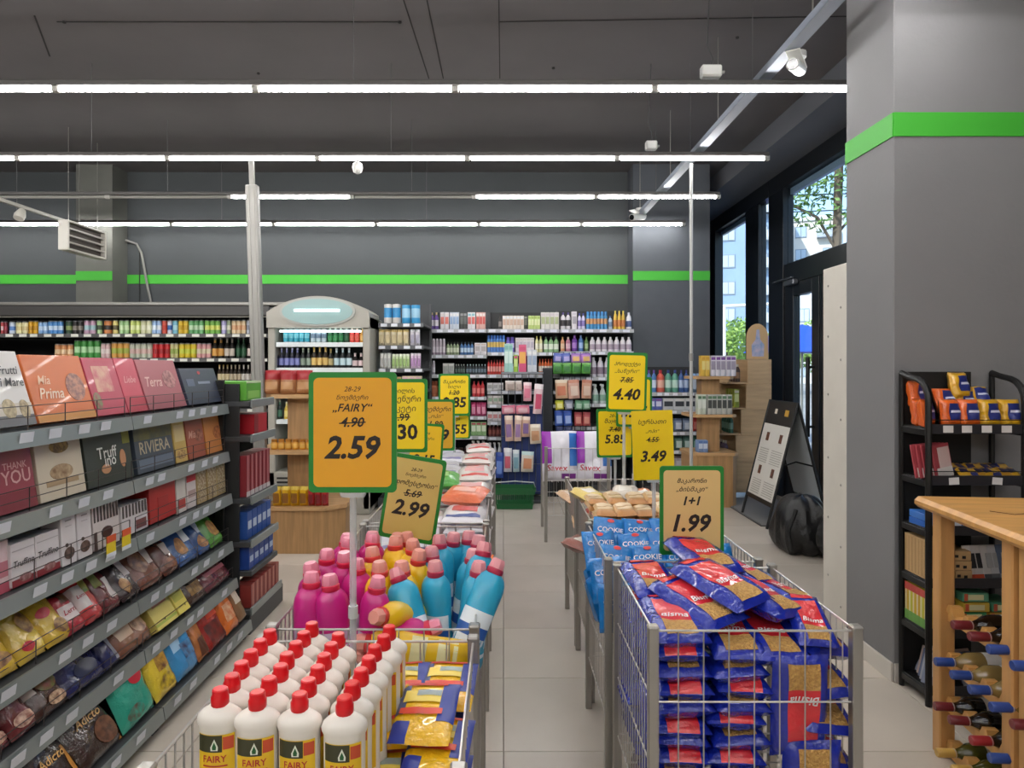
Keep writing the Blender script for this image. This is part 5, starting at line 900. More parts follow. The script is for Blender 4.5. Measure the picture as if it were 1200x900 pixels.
# ---------------------------------------------------------------- low shelf in front of the pillar and oak stand by the window
DY = 7.5; dx0, dx1 = wx(756, DY), wx(826, DY); DZ = [wz(y, DY) for y in (460, 481, 506, 528, 552)]
shelf_unit('cleaning_shelf', 'low grey shelf of cleaners in front of the window pillar', dx0, dx1, DY, 7.95, DZ, wz(430, DY), GA, GR, tags=7)
row(DY + .03, DZ[0] + .002, [('bottle', 758, 770, 2, 26, '#4a78b0', '#c8d4e4', '#5a3a8a', 'blue rinse bottle'), ('bottle', 770, 780, 1, 26, '#c85a48', '#d8a898', '#b0303c', 'red rinse bottle'), ('bottle', 780, 796, 2, 26, '#5a9a84', '#b8d4c8', '#2c3a7a', 'teal rinse bottle'), ('bottle', 796, 808, 2, 26, '#3a5a94', '#a8b8d4', '#2c2c6a', 'navy rinse bottle'), ('pack', 809, 826, 2, 22, '#a8c0d8', '#d8e0ea', '#88a4c4', 'pale blue refill pack')], 'on the low shelf by the pillar')
row(DY + .03, DZ[1] + .002, [('box', 760, 776, 2, 14, '#5a6ab0', '#d0d4e8', '#8a5a9a', 'blue violet carton'), ('box', 777, 816, 3, 14, '#c8ccd0', '#3a4048', '#d8d8d8', 'white carton with black print')], 'on the second level by the pillar')
row(DY + .03, DZ[2] + .002, [('pack', 760, 790, 4, 15, '#4a6a78', '#a8bcc4', '#3a5660', 'grey blue refill pack'), ('pack', 790, 811, 2, 15, '#8a98b0', '#c8d0dc', '#6a7a98', 'pale slate refill pack'), ('pack', 812, 826, 2, 17, '#b83a34', '#d88070', '#982c2c', 'red refill pack')], 'on the third level by the pillar')
row(DY + .03, DZ[3] + .002, [('pack', 760, 811, 5, 16, '#5a7a70', '#c0d0c8', '#486860', 'green grey cloth pack'), ('pack', 812, 826, 2, 16, '#3a6a5c', '#98b8ac', '#2c5448', 'dark green cloth pack')], 'on the fourth level by the pillar')
row(DY + .03, DZ[4] + .002, [('pack', 760, 811, 5, 17, '#b8b0b8', '#d8d4d8', '#8a7a80', 'pale mauve pack'), ('bottle', 812, 824, 2, 18, '#3a5aa8', '#a8b8dc', '#d8d8dc', 'blue bottle')], 'on the lowest level by the pillar')
EY2 = 6.95; ez = [wz(y, EY2) for y in (531, 486, 441)]
wood_tier('oak tiered stand with white cartons near the window', wx(838, EY2), EY2 + .24, wx(866, EY2) - wx(812, EY2), .46, (ez[0], ez[1], ez[2]), .19, .05)
row(EY2 + .02, ez[2] + .002, [('box', 822, 832, 2, 24, '#d8b04a', '#e0cc80', '#c89838', 'yellow carton'), ('box', 833, 863, 5, 24, '#d4d0d8', '#9a90a0', '#7a4a94', 'white carton with purple top')], 'on the top tier by the window', .1)
row(EY2 + .02, ez[1] + .002, [('box', 818, 828, 2, 23, '#c8d0c0', '#d8dcd0', '#5a7a5c', 'pale green carton'), ('box', 829, 858, 5, 23, '#b8b8b0', '#4a4c48', '#5a7a5c', 'grey carton with dark print')], 'on the middle tier by the window', .1)
row(EY2 + .04, ez[0] + .002, [('box', 818, 830, 2, 14, '#7a94c0', '#d0d8e8', '#5a74a8', 'light blue carton')], 'on the stand base by the window', .1)
# plywood wedge display with a bottle card on top
PY_ = 7.45; PLY = mat('#c6a67e', .55, var=.12, vs=3, stretch=(1, 1, 8)); p = tag(O('plywood_display', None, None, (0, PY_, 0)), 'stepped plywood display stand of bottles under the window', 'display stand')
px = lambda x: wx(x, PY_); pz = lambda y: wz(y, PY_)
steps = [(876, 421, 450), (874, 450, 480), (868, 480, 510), (862, 510, 542), (858, 542, 577)]
for i, (xl, ya, yb) in enumerate(steps):
    O('side_panel', box('side_panel', (px(904) - px(xl) - .003, .018, pz(ya) - pz(yb) - .003), PLY, .002, ((px(904) + px(xl)) / 2, 0, (pz(ya) + pz(yb)) / 2)), p)
    O('far_panel', box('far_panel', (px(904) - px(xl - 22), .018, pz(ya) - pz(yb)), PLY, .002, ((px(904) + px(xl - 22)) / 2, .34, (pz(ya) + pz(yb)) / 2)), p)
    O('pocket_floor', box('pocket_floor', (px(xl) - px(xl - 22) + .05, .34, .018), PLY, .002, ((px(xl) + px(xl - 22)) / 2, .17, pz(yb) + .01)), p)
    O('pocket_lip', box('pocket_lip', (.014, .34, .05), PLY, .002, (px(xl - 22), .17, pz(yb) + .03)), p)
O('back_board', box('back_board', (.018, .36, pz(421)), PLY, .002, (px(900), .17, pz(421) / 2)), p)
for i, (xl, ya, yb) in enumerate(steps):
    cA, cB, wd = (('#3a2a24', '#8a6a50', 'dark bottle'), ('#a8b44a', '#d8dc98', 'lime pack'), ('#2c5a48', '#7aa090', 'green bottle'), ('#5a4a5c', '#b8a8c0', 'plum bottle'), ('#2c4a44', '#7a9a90', 'deep teal bottle'))[i]
    for j in range(4):
        tag(O('oil_bottle', prod('bottle' if i != 1 else 'box', cA, cB, '#d0c8b8'), None, (px(xl - 11) + .01, PY_ + .05 + .075 * j, pz(yb) + .022), (0, 0, 0), (.055, .06, (pz(ya) - pz(yb)) * .72)), wd + ' in the plywood display, %s pocket down, %s from the front' % (ordn[i], ordn[j]), 'bottle', 'bottles in pocket %d of the plywood display' % (i + 1))
cd = tag(O('bottle_card', None, None, (px(890), PY_ + .06, pz(421) + .002)), 'arched cardboard card with water bottle pictures on the plywood display', 'card')
ah = pz(379) - pz(421); aw = px(903) - px(877)
O('card', MB().prism([(-aw/2, 0), (aw/2, 0), (aw/2, ah * .6)] + [(aw/2 * math.cos(R(a)), ah * .6 + ah * .4 * math.sin(R(a))) for a in range(20, 180, 20)] + [(-aw/2, ah * .6)], 0, .008).mesh('card', mat('#d0ab7c', .6), 0), cd)
O('bottle_picture', MB().prism([(-.06, .03), (.07, .03), (.075, .16), (.03, .22), (.02, .33), (-.01, .33), (-.02, .22), (-.065, .16)], -.002, 0).mesh('bottle_picture', mat('#8ea4c8', .5, col2='#d0c0d0', vs=15), 0), cd)
# ================================================================ black metal rack beside the pillar
RK = mat('#131313', .4, .2); rx0, rx1, ry0, ry1 = 1.805, 2.245, 2.885, 3.09; rcx = (rx0 + rx1) / 2; rw = rx1 - rx0
RZ = (1.19, .97, .755, .53, .315, .07)
r_ = tag(O('black_metal_rack', None, None, (rcx, ry0, 0)), 'black metal shelf rack with rounded side frames by the grey pillar', 'rack')
for sx in (-1, 1):
    X = sx * (rw / 2 - .014)
    pts = [(X, 0, 0), (X, 0, 1.30)] + [(X, .09 - .09 * math.cos(R(a)), 1.30 + .1 * math.sin(R(a))) for a in (20, 40, 60, 80)] + [(X, .14, 1.41), (X, .195, 1.425)]
    O('side_frame', MB().tube(pts, .0135, 8).cyl((X, .195, 0), (X, .195, 1.425), .012, 8).mesh('side_frame', RK), r_)
    for z in RZ: O('side_rail', box('side_rail', (.012, .19, .028), RK, .002, (X, .1, z - .02)), r_)
O('back_panel', box('back_panel', (rw * .72, .008, 1.38), mat('#0d0d0d', .6), 0, (-.05, .195, .74)), r_)
for z in RZ:
    s_ = O('shelf', box('shelf', (rw - .03, .19, .014), RK, .002, (0, .1, z - .007)), r_)
    O('shelf_lip', box('shelf_lip', (rw - .03, .006, .042), mat('#26252a', .35), .001, (0, 0, z - .004)), s_)
    if z > .9: O('lip_wire', MB().cyl((-rw/2 + .02, -.002, z + .035), (rw/2 - .02, -.002, z + .035), .002, 5).mesh('lip_wire', RK), s_)
tg = box('price_tag', (.043, .0015, .03), mat('#d5d2d2', .5))
for X in (-.125, -.045, .04, .125): O('price_tag', tg, r_, (X, -.0052, RZ[0] - .004))
for X in (-.1, .085): O('price_tag', tg, r_, (X, -.0052, RZ[1] - .006), (0, R(-3 if X < 0 else 4), 0))
def wipes(c, seed): return bag(.085, .12, .05, film(c, .28), (('navy_panel', .3, .95, .25, .8, mat('#25307a', .35)), ('pale_script', .4, .9, .5, .6, mat('#c8cce0', .4))), seed=seed, nu=10, nv=12)
WO, WY = wipes('#e0641e', 200), wipes('#d8a520', 201)
for i, (P, x, y, z, a, rz, lab) in enumerate(((WO, 1.85, 2.94, 1.192, -8, 40, 'orange pack at the outer end of the rack top shelf'), (WO, 1.86, 3.0, 1.192, -8, 30, 'orange pack behind the outer end one on the rack'), (WO, 1.87, 3.04, 1.27, -10, 30, 'orange pack stacked high by the rack side frame'), (WO, 1.94, 2.925, 1.192, -8, 5, 'orange pack at the front of the rack, first with a tag'), (WO, 2.02, 2.925, 1.192, -8, -4, 'orange pack at the front of the rack, second with a tag'), (WO, 1.98, 3.0, 1.245, -25, 4, 'orange pack lying on the front orange ones'), (WY, 2.11, 2.925, 1.192, -8, 3, 'yellow pack at the front of the rack, nearer the orange'), (WY, 2.2, 2.925, 1.192, -10, -6, 'yellow pack at the front end of the rack top shelf'), (WY, 2.05, 3.02, 1.31, -14, 10, 'yellow pack topmost on the black rack'), (WY, 2.13, 3.0, 1.265, -40, -15, 'yellow pack tilted on the pile beside the topmost one'), (WY, 2.07, 3.02, 1.24, -12, 0, 'yellow pack in the middle of the rack pile'))):
    place(P, 'snack_pouch', lab, 'snack pouch', (x, y, z), (R(a), 0, R(rz)), 'orange and yellow pouches on the rack')
FRM = carton(.12, .008, .145, mat('#a8434c', .4), (('pale_label', .28, .95, .1, .9, mat('#d8bcb8', .5)), ('white_card', .1, .98, .02, .3, mat('#dcd6d2', .5))))
for i in range(5): place(FRM, 'picture_card', 'red framed card leaning on the rack second shelf, %s from the front' % ordn[i], 'card', (1.915 - .017 * i, 2.925 + .004 * i, RZ[1] + .003), (R(-8), R(-4), R(26 - 3 * i)), 'red framed cards on the rack')
for i in range(14):
    c = ('#c89c2c', '#2c3470', '#b8882c')[i % 3]
    place(bag(.05, .07, .02, film(c, .3), (('dark_print', .2, .8, .2, .6, mat('#26264a' if i % 3 != 1 else '#c8a040', .4)),), seed=210 + i % 3, nu=6, nv=6), 'small_sachet', ('yellow', 'navy', 'mustard')[i % 3] + ' small sachet lying on the rack, %s row, %s along' % (('front', 'rear')[i // 7], ordn[i % 7]), 'sachet', (2.0 + .036 * (i % 7), 2.915 + .06 * (i // 7), RZ[1] + .012 + .012 * (i // 7)), (R(-72), 0, R((i * 37) % 30 - 15)), 'small sachets on the rack')
for i, (x, z, w, c) in enumerate(((1.90, RZ[2] + .002, .16, '#2c64b8'), (1.885, RZ[2] + .032, .13, '#3a74c4'), (1.97, RZ[2] + .002, .0, ''), (2.14, RZ[2] + .002, .16, '#24447c'))):
    if w: place(carton(w, .12, .028, mat(c, .4), (('white_side', .45, .95, .2, .9, mat('#cfd4dc', .4)),)), 'flat_box', ('lower blue flat box on the rack third shelf', 'upper blue flat box on the rack third shelf', '', 'dark blue flat box under the rack second shelf')[i], 'box', (x, 2.965, z), (0, 0, R(4 - 6 * i)), 'blue flat boxes on the rack')
KRAFT = mat('#c3a071', .6, var=.08)
for i in range(7): place(carton(.022, .12, .17, KRAFT, (('spine_line', .3, .6, .05, .95, mat('#b08c5c', .6)),)), 'kraft_notebook', 'kraft notebook standing on the rack fourth shelf, %s from the shelf front' % ordn[i], 'notebook', (1.885, 2.915 + .0235 * i, RZ[3] + .002), (0, 0, R(-90)), 'kraft notebooks')
for i in range(3): place(carton(.075, .12, .04, KRAFT, (('black_dots', .1, .3, .3, .6, BLACKM), ('black_dots', .5, .7, .2, .5, BLACKM))), 'kraft_card_box', 'kraft card box with black dots, %s up in its pile' % ordn[i], 'box', (1.985, 2.97, RZ[3] + .002 + .042 * i), (0, 0, R(3 - 4 * i)), 'kraft card boxes')
for i, (x, c, pc, lab) in enumerate(((2.05, '#d8d4d0', '#c84a2c', 'white pen card with orange band on the rack'), (2.085, '#cfcac8', '#d0502c', 'second white pen card behind the first'), (2.13, '#c9c6c4', '#55585c', 'white calculator card on the rack'), (2.165, '#bfc0c4', '#6a6c70', 'grey white card behind the calculator card'), (2.205, '#5a6a86', '#98a4b8', 'slate blue card at the rack end'))):
    place(carton(.075, .006, .14, mat(c, .4), (('colour_band', 0, 1, 0, .12, mat(pc, .4)), ('product_picture', .3, .7, .3, .75, mat('#26262a' if i < 2 else '#a8a8aa', .4)))), 'stationery_card', lab, 'stationery card', (x, 2.93 + .004 * i, RZ[3] + .003), (R(-14), 0, R(8)), 'stationery cards on the rack')
for i in range(6): place(carton(.026, .1, .165, mat(('#d8b83a', '#c8c440', '#d0a83a')[i % 3], .4), (('red_top', 0, 1, .8, 1, mat('#c04a44', .4)), ('green_foot', 0, 1, 0, .25, mat('#6aa04a', .4)), ('pale_stripe', .3, .6, .25, .8, mat('#dcd4b0', .4)))), 'crayon_box', 'yellow crayon box on the rack fifth shelf, %s from the shelf front' % ordn[i], 'crayon box', (1.875, 2.915 + .0275 * i, RZ[4] + .002), (0, 0, R(-90)), 'yellow crayon boxes')
for i, (x, y, z, c, lab) in enumerate(((2.02, 2.95, 0, '#c8b83a', 'bottom yellow'), (2.02, 2.955, .042, '#2c8a5a', 'middle green'), (2.03, 2.95, .084, '#c8a83c', 'upper yellow'), (2.15, 2.95, 0, '#3a7a5c', 'inner green'), (2.14, 2.955, .042, '#c89a3c', 'inner yellow'), (2.15, 2.95, .084, '#4a8a6c', 'inner upper green'), (2.03, 2.955, .126, '#5a9a7c', 'topmost green'))):
    place(carton(.11, .12, .038, mat(c, .4), (('pale_print', .2, .8, .2, .8, mat('#d8d4a8', .4)), ('red_print', .05, .18, .1, .9, mat('#c85a3c', .4)))), 'pencil_box', lab + ' pencil box lying on the rack fifth shelf', 'pencil box', (x, y, RZ[4] + .002 + z), (0, 0, R(i * 5 % 7 - 3)), 'pencil boxes on the rack')
for i in range(8): place(carton(.09, .004, .125, mat(('#8a92a8', '#a8acb8', '#6a7490', '#c0a8a0')[i % 4], .25), (('cover_print', .15, .85, .3, .8, mat(('#c8ccd8', '#55607c', '#b8bcc8', '#7a5a60')[i % 4], .3)),)), 'booklet', 'silver blue booklet on the rack bottom shelf, %s from the side frame' % ordn[i], 'booklet', (1.85 + .012 * i + (.12 if i > 4 else 0), 2.915 + .03 * (i % 5), RZ[5] + .003), (R(-24), 0, R(-60 if i < 5 else 10)), 'booklets on the rack bottom')
# ================================================================ wooden wine rack
PINE = mat('#cf9a56', .42, var=.16, vs=3, stretch=(1, 9, 1)); PINEV = mat('#c8955a', .45, var=.15, vs=3, stretch=(9, 9, 1))
wr = tag(O('wine_rack', None, None, (1.59, 2.62, 0), (0, 0, R(-6))), 'pine wine rack with a carved table top', 'wine rack')
O('table_top', box('table_top', (.74, 1.3, .042), PINE, .014, (.37, -.65, .932)), wr)
carve = MB()
for k in range(9):
    a0 = k * 40; carve.tube([(.3 + .03 * math.cos(R(a0)), -.36 + .03 * math.sin(R(a0)), .9535), (.3 + .055 * math.cos(R(a0 + 15)), -.36 + .055 * math.sin(R(a0 + 15)), .9535), (.3 + .08 * math.cos(R(a0 + 5)), -.36 + .08 * math.sin(R(a0 + 5)), .9535), (.3 + .06 * math.cos(R(a0 - 12)), -.36 + .06 * math.sin(R(a0 - 12)), .9535)], .0028, 4)
carve.tube([(.12, -.28, .9535), (.17, -.33, .9535), (.22, -.31, .9535), (.24, -.35, .9535)], .0024, 4)
O('carved_ornament', carve.mesh('carved_ornament', mat('#6a4424', .7)), wr)
for (x, y) in ((.07, -.085), (.07, -.5), (.075, -.575), (.07, -1.2), (.66, -.085), (.66, -.54), (.66, -1.2)): O('leg', box('leg', (.055, .055, .912), PINEV, .005, (x, y, .456)), wr)
WZ = (.56, .385, .222, .062)
for z in WZ:
    for x, dz in ((.085, 0), (.33, -.022)):
        O('bottle_rail', box('bottle_rail', (.03, 1.12, .035), PINE, .003, (x, -.64, z - .034 + dz)), wr)
bl = MB().prism([(-.028, 0), (.028, 0), (.012, .03), (-.012, .03)], -.02, .02, ax='x').mesh('cradle_block', PINE, 0)
for z in WZ:
    for k in range(6): O('cradle_block', bl, wr, (.085, -.135 - .105 * k, z - .017))
def wine(glass, caps, lab):
    g = mat(glass, .06, coat=.6); B = MB().lathe([(.03, 0), (.037, .006), (.0375, .03), (.0375, .17), (.034, .19), (.02, .215), (.0145, .23), (.0142, .235)], 16).mesh('bottle_body', g, 50)
    c = MB().lathe([(.0152, .234), (.0155, .25), (.0158, .294), (.0135, .298)], 14).mesh('capsule', mat(caps, .35), 40)
    l = MB().lathe([(.0379, .05), (.0379, .14)], 16).mesh('paper_label', mat(lab, .6), 50)
    b2 = MB().lathe([(.016, .236), (.016, .239)], 14).mesh('capsule_band', mat('#b8b0a8', .4, .4), 40)
    return [['bottle_body', B], ['capsule', c, (0, 0, 0), (0, 0, 0), [['capsule_band', b2, (0, 0, 0), (0, 0, 0)]]], ['paper_label', l]]
RDW = wine('#0c0a0a', '#6a1a22', '#c8c0b4'); BLW = wine('#8a7444', '#24428a', '#d8d8d8'); GDW = wine('#4a4a1a', '#c8a050', '#d0c8b0'); RD2 = wine('#0e0c0c', '#98242a', '#c8bcb0')
for ri, (z, seq) in enumerate(zip(WZ, ((None, RDW, RDW, BLW, BLW), (BLW, BLW, BLW, BLW, RDW), (RDW, RDW, RD2, BLW, RDW), (GDW, GDW, RD2, GDW, GDW)))):
    for k, P in enumerate(seq):
        if not P: continue
        lx, ly = .285, -.19 - .105 * k; c_, s_ = math.cos(R(-6)), math.sin(R(-6))
        cn = {id(RDW): 'dark red', id(BLW): 'blue', id(GDW): 'gold', id(RD2): 'red'}[id(P)]
        place(P, 'wine_bottle', 'wine bottle with %s capsule, %s rack row, %s from the pillar end' % (cn, ('top', 'second', 'third', 'bottom')[ri], ordn[k]), 'wine bottle', (1.59 + lx * c_ - ly * s_, 2.62 + lx * s_ + ly * c_, z + .004), (0, R(-90), R(-6 + RND.uniform(-3, 3))), 'wine bottles in the pine rack')
# ================================================================ pavement sign, mat, bags
sg = tag(O('pavement_sign', None, None, (0, 0, 0)), 'black framed folding menu board standing on the mat', 'pavement sign')
yA_, yB_ = 6.04, 6.67
for nm, xf in (('front_leg', 2.36), ('rear_leg', 2.92)):
    for y in (yA_, yB_): O(nm, MB().cyl((xf, y, .0), (2.64, y, 1.13), .013, 8).mesh(nm, BLACKM), sg)
def slant(xf, t0, t1, off=0.): return [(xf + (2.64 - xf) * t0 + off, 1.13 * t0), (xf + (2.64 - xf) * t1 + off, 1.13 * t1)]
def leafp(name, m, t0, t1, y0, y1, xf, off, th=.006):
    (xa, za), (xb, zb) = slant(xf, t0, t1, off); b = MB(); k = 0
    v = [(xa, y0, za), (xa, y1, za), (xb, y1, zb), (xb, y0, zb)]; b.v = v + [(x + th, y, z) for x, y, z in v]
    for q in ((3, 2, 1, 0), (4, 5, 6, 7), (0, 1, 5, 4), (1, 2, 6, 5), (2, 3, 7, 6), (3, 0, 4, 7)): b.face(list(q))
    return O(name, b.mesh(name, m, 0), sg)
leafp('header_board', mat('#241f1d', .5), .8, .985, yA_ + .015, yB_ - .015, 2.36, -.004)
pst = leafp('menu_poster', mat('#d8d6cf', .4), .2, .8, yA_ + .015, yB_ - .015, 2.36, -.004)
leafp('bottom_rail', BLACKM, .165, .2, yA_ + .01, yB_ - .01, 2.36, -.006, .012); leafp('top_rail', BLACKM, .985, 1.0, yA_ - .01, yB_ + .01, 2.36, -.006, .02)
leafp('rear_panel', mat('#b8bec2', .4), .2, .98, yA_ + .015, yB_ - .015, 2.92, 0)
for t in (.38, .66):
    for y in (6.2, 6.5): leafp('drink_picture', mat('#7a4a34', .5, col2='#3a2c28', vs=40), t, t + .07, y - .03, y + .03, 2.36, -.008, .003)
for i in range(14):
    t = .22 + .018 * (i % 7) + (.26 if i > 6 else 0); leafp('text_line', mat('#a8a49c', .5), t, t + .005, 6.1, 6.33, 2.36, -.0075, .003); leafp('text_line', mat('#a8a49c', .5), t, t + .005, 6.4, 6.6, 2.36, -.0075, .003)
leafp('gold_emblem', mat('#c89a3c', .5), .88, .93, 6.16, 6.24, 2.36, -.008, .003); leafp('white_emblem', mat('#d8d0c0', .5), .89, .93, 6.42, 6.47, 2.36, -.008, .003)
O('hinge_strap', MB().tube([(2.5, yA_, .56), (2.62, yA_, .6), (2.78, yA_, .56)], .008, 6).mesh('hinge_strap', BLACKM), sg)
mt_ = tag(O('floor_mat', None, None, (2.66, 6.77, 0)), 'dark ribbed entrance mat by the glass door', 'mat')
O('base', box('base', (.64, 1.28, .008), mat('#4a4a4a', .8), .002, (0, 0, .005)), mt_)
b = MB()
for i in range(32): b.box((0, -.62 + .04 * i, .013), (.62, .018, .01), 0)
O('ribs', b.mesh('ribs', mat('#8a8886', .7), 0), mt_)['kind'] = 'stuff'
def sack(seed, rx_, ry_, h):
    rn = random.Random(seed); ph = [rn.uniform(0, 6.28) for _ in range(8)]
    def f(u, v):
        a = 2 * math.pi * u; t = math.pi * v - math.pi / 2
        r = math.cos(t) ** .6 if math.cos(t) > 0 else 0
        w = 1 + .07 * math.sin(5 * a + ph[0]) + .05 * math.sin(9 * a + 4 * v + ph[1]) + .05 * math.sin(13 * v + 3 * a + ph[2]) + .03 * math.sin(21 * a + ph[3])
        z = (math.sin(t) + 1) / 2
        return (rx_ * r * w * math.cos(a) * (1.1 - .3 * z), ry_ * r * w * math.sin(a) * (1.1 - .3 * z), max(0, h * z + .02 * h * math.sin(7 * a + ph[4]) - .02))
    return MB().grid(f, 40, 22).mesh('bag_body', mat('#141415', .42, bump=.5, bs=18), 60)
b1 = tag(O('black_bag', None, None, (2.36, 5.32, 0)), 'black puffy bag on the floor behind, farther from the pillar', 'bag')
O('bag_body', sack(3, .23, .25, .46), b1); O('strap', MB().tube([(-.12, -.16, .36), (-.2, -.2, .2), (-.18, -.22, .06)], .014, 6).mesh('strap', BLACKM), b1)
b2 = tag(O('black_bag', None, None, (2.6, 4.9, 0)), 'black puffy bag with a white tag, next to the white board', 'bag')
O('bag_body', sack(8, .28, .26, .56), b2); O('strap', MB().tube([(-.1, -.15, .46), (-.2, -.22, .3), (-.22, -.25, .12)], .014, 6).mesh('strap', BLACKM), b2)
O('white_tag', box('white_tag', (.05, .004, .07), WHITE, .001), b2, (-.2, -.245, .33), (0, R(25), R(-30)))
cr = tag(O('black_crate', None, None, (2.93, 5.62, 0)), 'low black slatted crate behind the black bags', 'crate')
O('top', box('top', (.3, .5, .02), BLACKM, .003, (0, 0, .34)), cr)
for x in (-.13, .13):
    for y in (-.22, .22): O('leg', box('leg', (.03, .03, .33), BLACKM, .002, (x, y, .165)), cr)
for z in (.1, .2, .29): O('slat', box('slat', (.3, .012, .05), mat('#1e1e20', .5), .002, (0, -.238, z)), cr)
# ================================================================ things hanging from the ceiling
ct = tag(O('cable_tray', None, None, (1.56, 0, 3.17)), 'long pale metal cable tray running towards the back', 'cable tray')
TR = mat('#8d95a1', .5, .3)
O('channel', MB().box((0, 5.55, 0), (.075, 4.9, .006), 0).box((-.035, 5.55, .02), (.005, 4.9, .04), 0).box((.035, 5.55, .02), (.005, 4.9, .04), 0).mesh('channel', TR, 0), ct)
for y in (3.4, 4.9, 6.3, 7.7): O('hanger', MB().cyl((0, y, 0), (0, y, HC - 3.17), .004, 6).mesh('hanger', STEEL), ct)
def bullet_cam(loc, rot, label, s=1.):
    o = tag(O('security_camera', None, None, loc, rot), label, 'camera')
    o.scale = (s, s, s); WC = mat('#dcdcd8', .35)
    O('bracket', MB().cyl((0, 0, 0), (0, 0, -.03), .045, 12).cyl((0, 0, -.03), (0, -.02, -.07), .016, 8).mesh('bracket', WC), o)
    b_ = O('housing', MB().cyl((0, .06, -.075), (0, -.13, -.11), .034, 14).box((0, -.035, -.052), (.075, .2, .008), 0, .003, (R(-10), 0, 0)).mesh('housing', WC), o)
    O('lens', MB().cyl((0, -.125, -.11), (0, -.135, -.112), .028, 14).mesh('lens', mat('#101214', .1)), b_)
bullet_cam((wx(935, 3.75), 3.75, 3.2), (0, 0, R(-35)), 'white security camera on the cable tray near the pillar')
bullet_cam((wx(750, 7.6), 7.6, 3.24), (0, 0, R(-50)), 'white security camera above the last light row', 1.1)
for i, (x, y_, w, lab) in enumerate(((833, 4.0, .12, 'white junction box on the nearest light row'), (763, 5.335, .09, 'white junction box on the second light row'))):
    o = tag(O('junction_box', None, None, (wx(x, y_), y_, 3.165)), lab, 'junction box'); O('case', box('case', (w, .06, .07), WHITE, .008, (0, 0, .037)), o)
    O('cable', MB().tube([(0, 0, .07), (.01, 0, .12), (-.02, .01, .2), (0, 0, HC - 3.165)], .004, 6).mesh('cable', mat('#4a4a4a', .6)), o); O('gland', MB().cyl((w/2, 0, .035), (w/2 + .02, 0, .035), .01, 8).mesh('gland', mat('#9a9a98', .5)), o)
ms = tag(O('motion_sensor', None, None, (wx(419, 5.3), 5.3, 3.085)), 'small white motion sensor under the second light row', 'sensor')
O('bracket', MB().cyl((0, 0, .0), (0, 0, -.03), .012, 8).mesh('bracket', WHITE), ms); O('head', MB().lathe([(.012, -.115), (.034, -.1), (.042, -.065), (.034, -.035), (.015, -.025)], 14).mesh('head', mat('#e3e3df', .35), 50), ms)
# poles
p = tag(O('power_column', None, None, (wx(309, 5.3), 5.3, 0), (0, R(-1.8), 0)), 'grey aluminium service column rising behind the chocolate shelves', 'column')
O('profile', MB().box((0, 0, 1.44), (.094, .06, 2.88), 0, .006).box((-.02, -.032, 1.44), (.012, .006, 2.86), 1).box((.02, -.032, 1.44), (.012, .006, 2.86), 1).mesh('profile', [ALU, mat('#8f8d88', .4, .5)], 0), p)
O('telescopic_tip', box('telescopic_tip', (.035, .035, .2), ALU, .003, (0, 0, 2.97)), p); O('foot_plate', box('foot_plate', (.16, .12, .01), ALU, .002, (0, 0, .006)), p)
p = tag(O('thin_pole', None, None, (wx(810, 5.37), 5.37, 0)), 'thin white pole rising to the second light row', 'pole')
O('shaft', MB().cyl((0, 0, 0), (0, 0, 3.07), .0135, 10).mesh('shaft', mat('#b2b2b0', .4)), p); O('coupling', MB().cyl((0, 0, 1.5), (0, 0, 1.56), .018, 10).mesh('coupling', ALU), p); O('foot_plate', MB().cyl((0, 0, 0), (0, 0, .01), .07, 16).mesh('foot_plate', ALU), p)
# heater
h = tag(O('infrared_heater', None, None, (-4.35, 6.98, 2.76)), 'pale box heater with dark slots hanging at the far left', 'heater')
HW = mat('#c2bfb6', .45)
O('case', MB().box((-.03, 0, 0), (.045, .596, .256), 0, .002).box((0, -.31, 0), (.105, .02, .3), 0, .004).box((0, .31, 0), (.105, .02, .3), 0, .004).box((0, 0, .14), (.105, .598, .02), 0, .002).box((0, 0, -.14), (.105, .598, .02), 0, .002).mesh('case', HW, 0), h)
O('dark_interior', box('dark_interior', (.006, .6, .27), mat('#4a413c', .6), 0, (-.002, 0, 0)), h)
for z in (-.07, .0, .07): O('bar', box('bar', (.02, .6, .018), mat('#a8a29a', .4), .003, (.036, 0, z)), h)
for y in (-.24, .24): O('hanging_wire', MB().cyl((0, y, .15), (0, y, HC - 2.76), .003, 6).mesh('hanging_wire', STEEL), h)
# spotlight track
t = tag(O('spot_track', None, None, (0, 0, 0)), 'pale spotlight track ending at the box heater', 'light track')
O('track', box('track', (.035, 3.4, .035), mat('#a8a59c', .4), .004, (-4.72, 5.95, 3.02)), t)
O('spot', MB().lathe([(.045, -.12), (.05, -.08), (.03, -.01), (.012, .0)], 12).mesh('spot', mat('#b8b5ac', .4), 40), t, (-4.72, 6.62, 3.0), (R(-30), 0, 0))
O('hanging_wire', MB().cyl((-4.72, 5.6, 3.03), (-4.72, 5.6, HC), .003, 6).mesh('hanging_wire', STEEL), t); O('hanging_wire', MB().cyl((-4.72, 7.5, 3.03), (-4.72, 7.5, HC), .003, 6).mesh('hanging_wire', STEEL), t)
c = tag(O('wall_conduit', None), 'thin grey conduit bending down the back wall beside the pilaster', 'conduit')
O('pipe', MB().tube([(-4.62, 8.24, 3.0), (-4.5, 8.27, 2.96), (-4.44, 8.27, 2.85), (-4.36, 8.27, 2.4), (-4.3, 8.27, 2.14)], .014, 8).mesh('pipe', mat('#7d7d78', .5)), c)
O('cable', MB().tube([(-4.47, 8.28, 2.9), (-4.47, 8.28, 2.14)], .006, 6).mesh('cable', BLACKM), c)
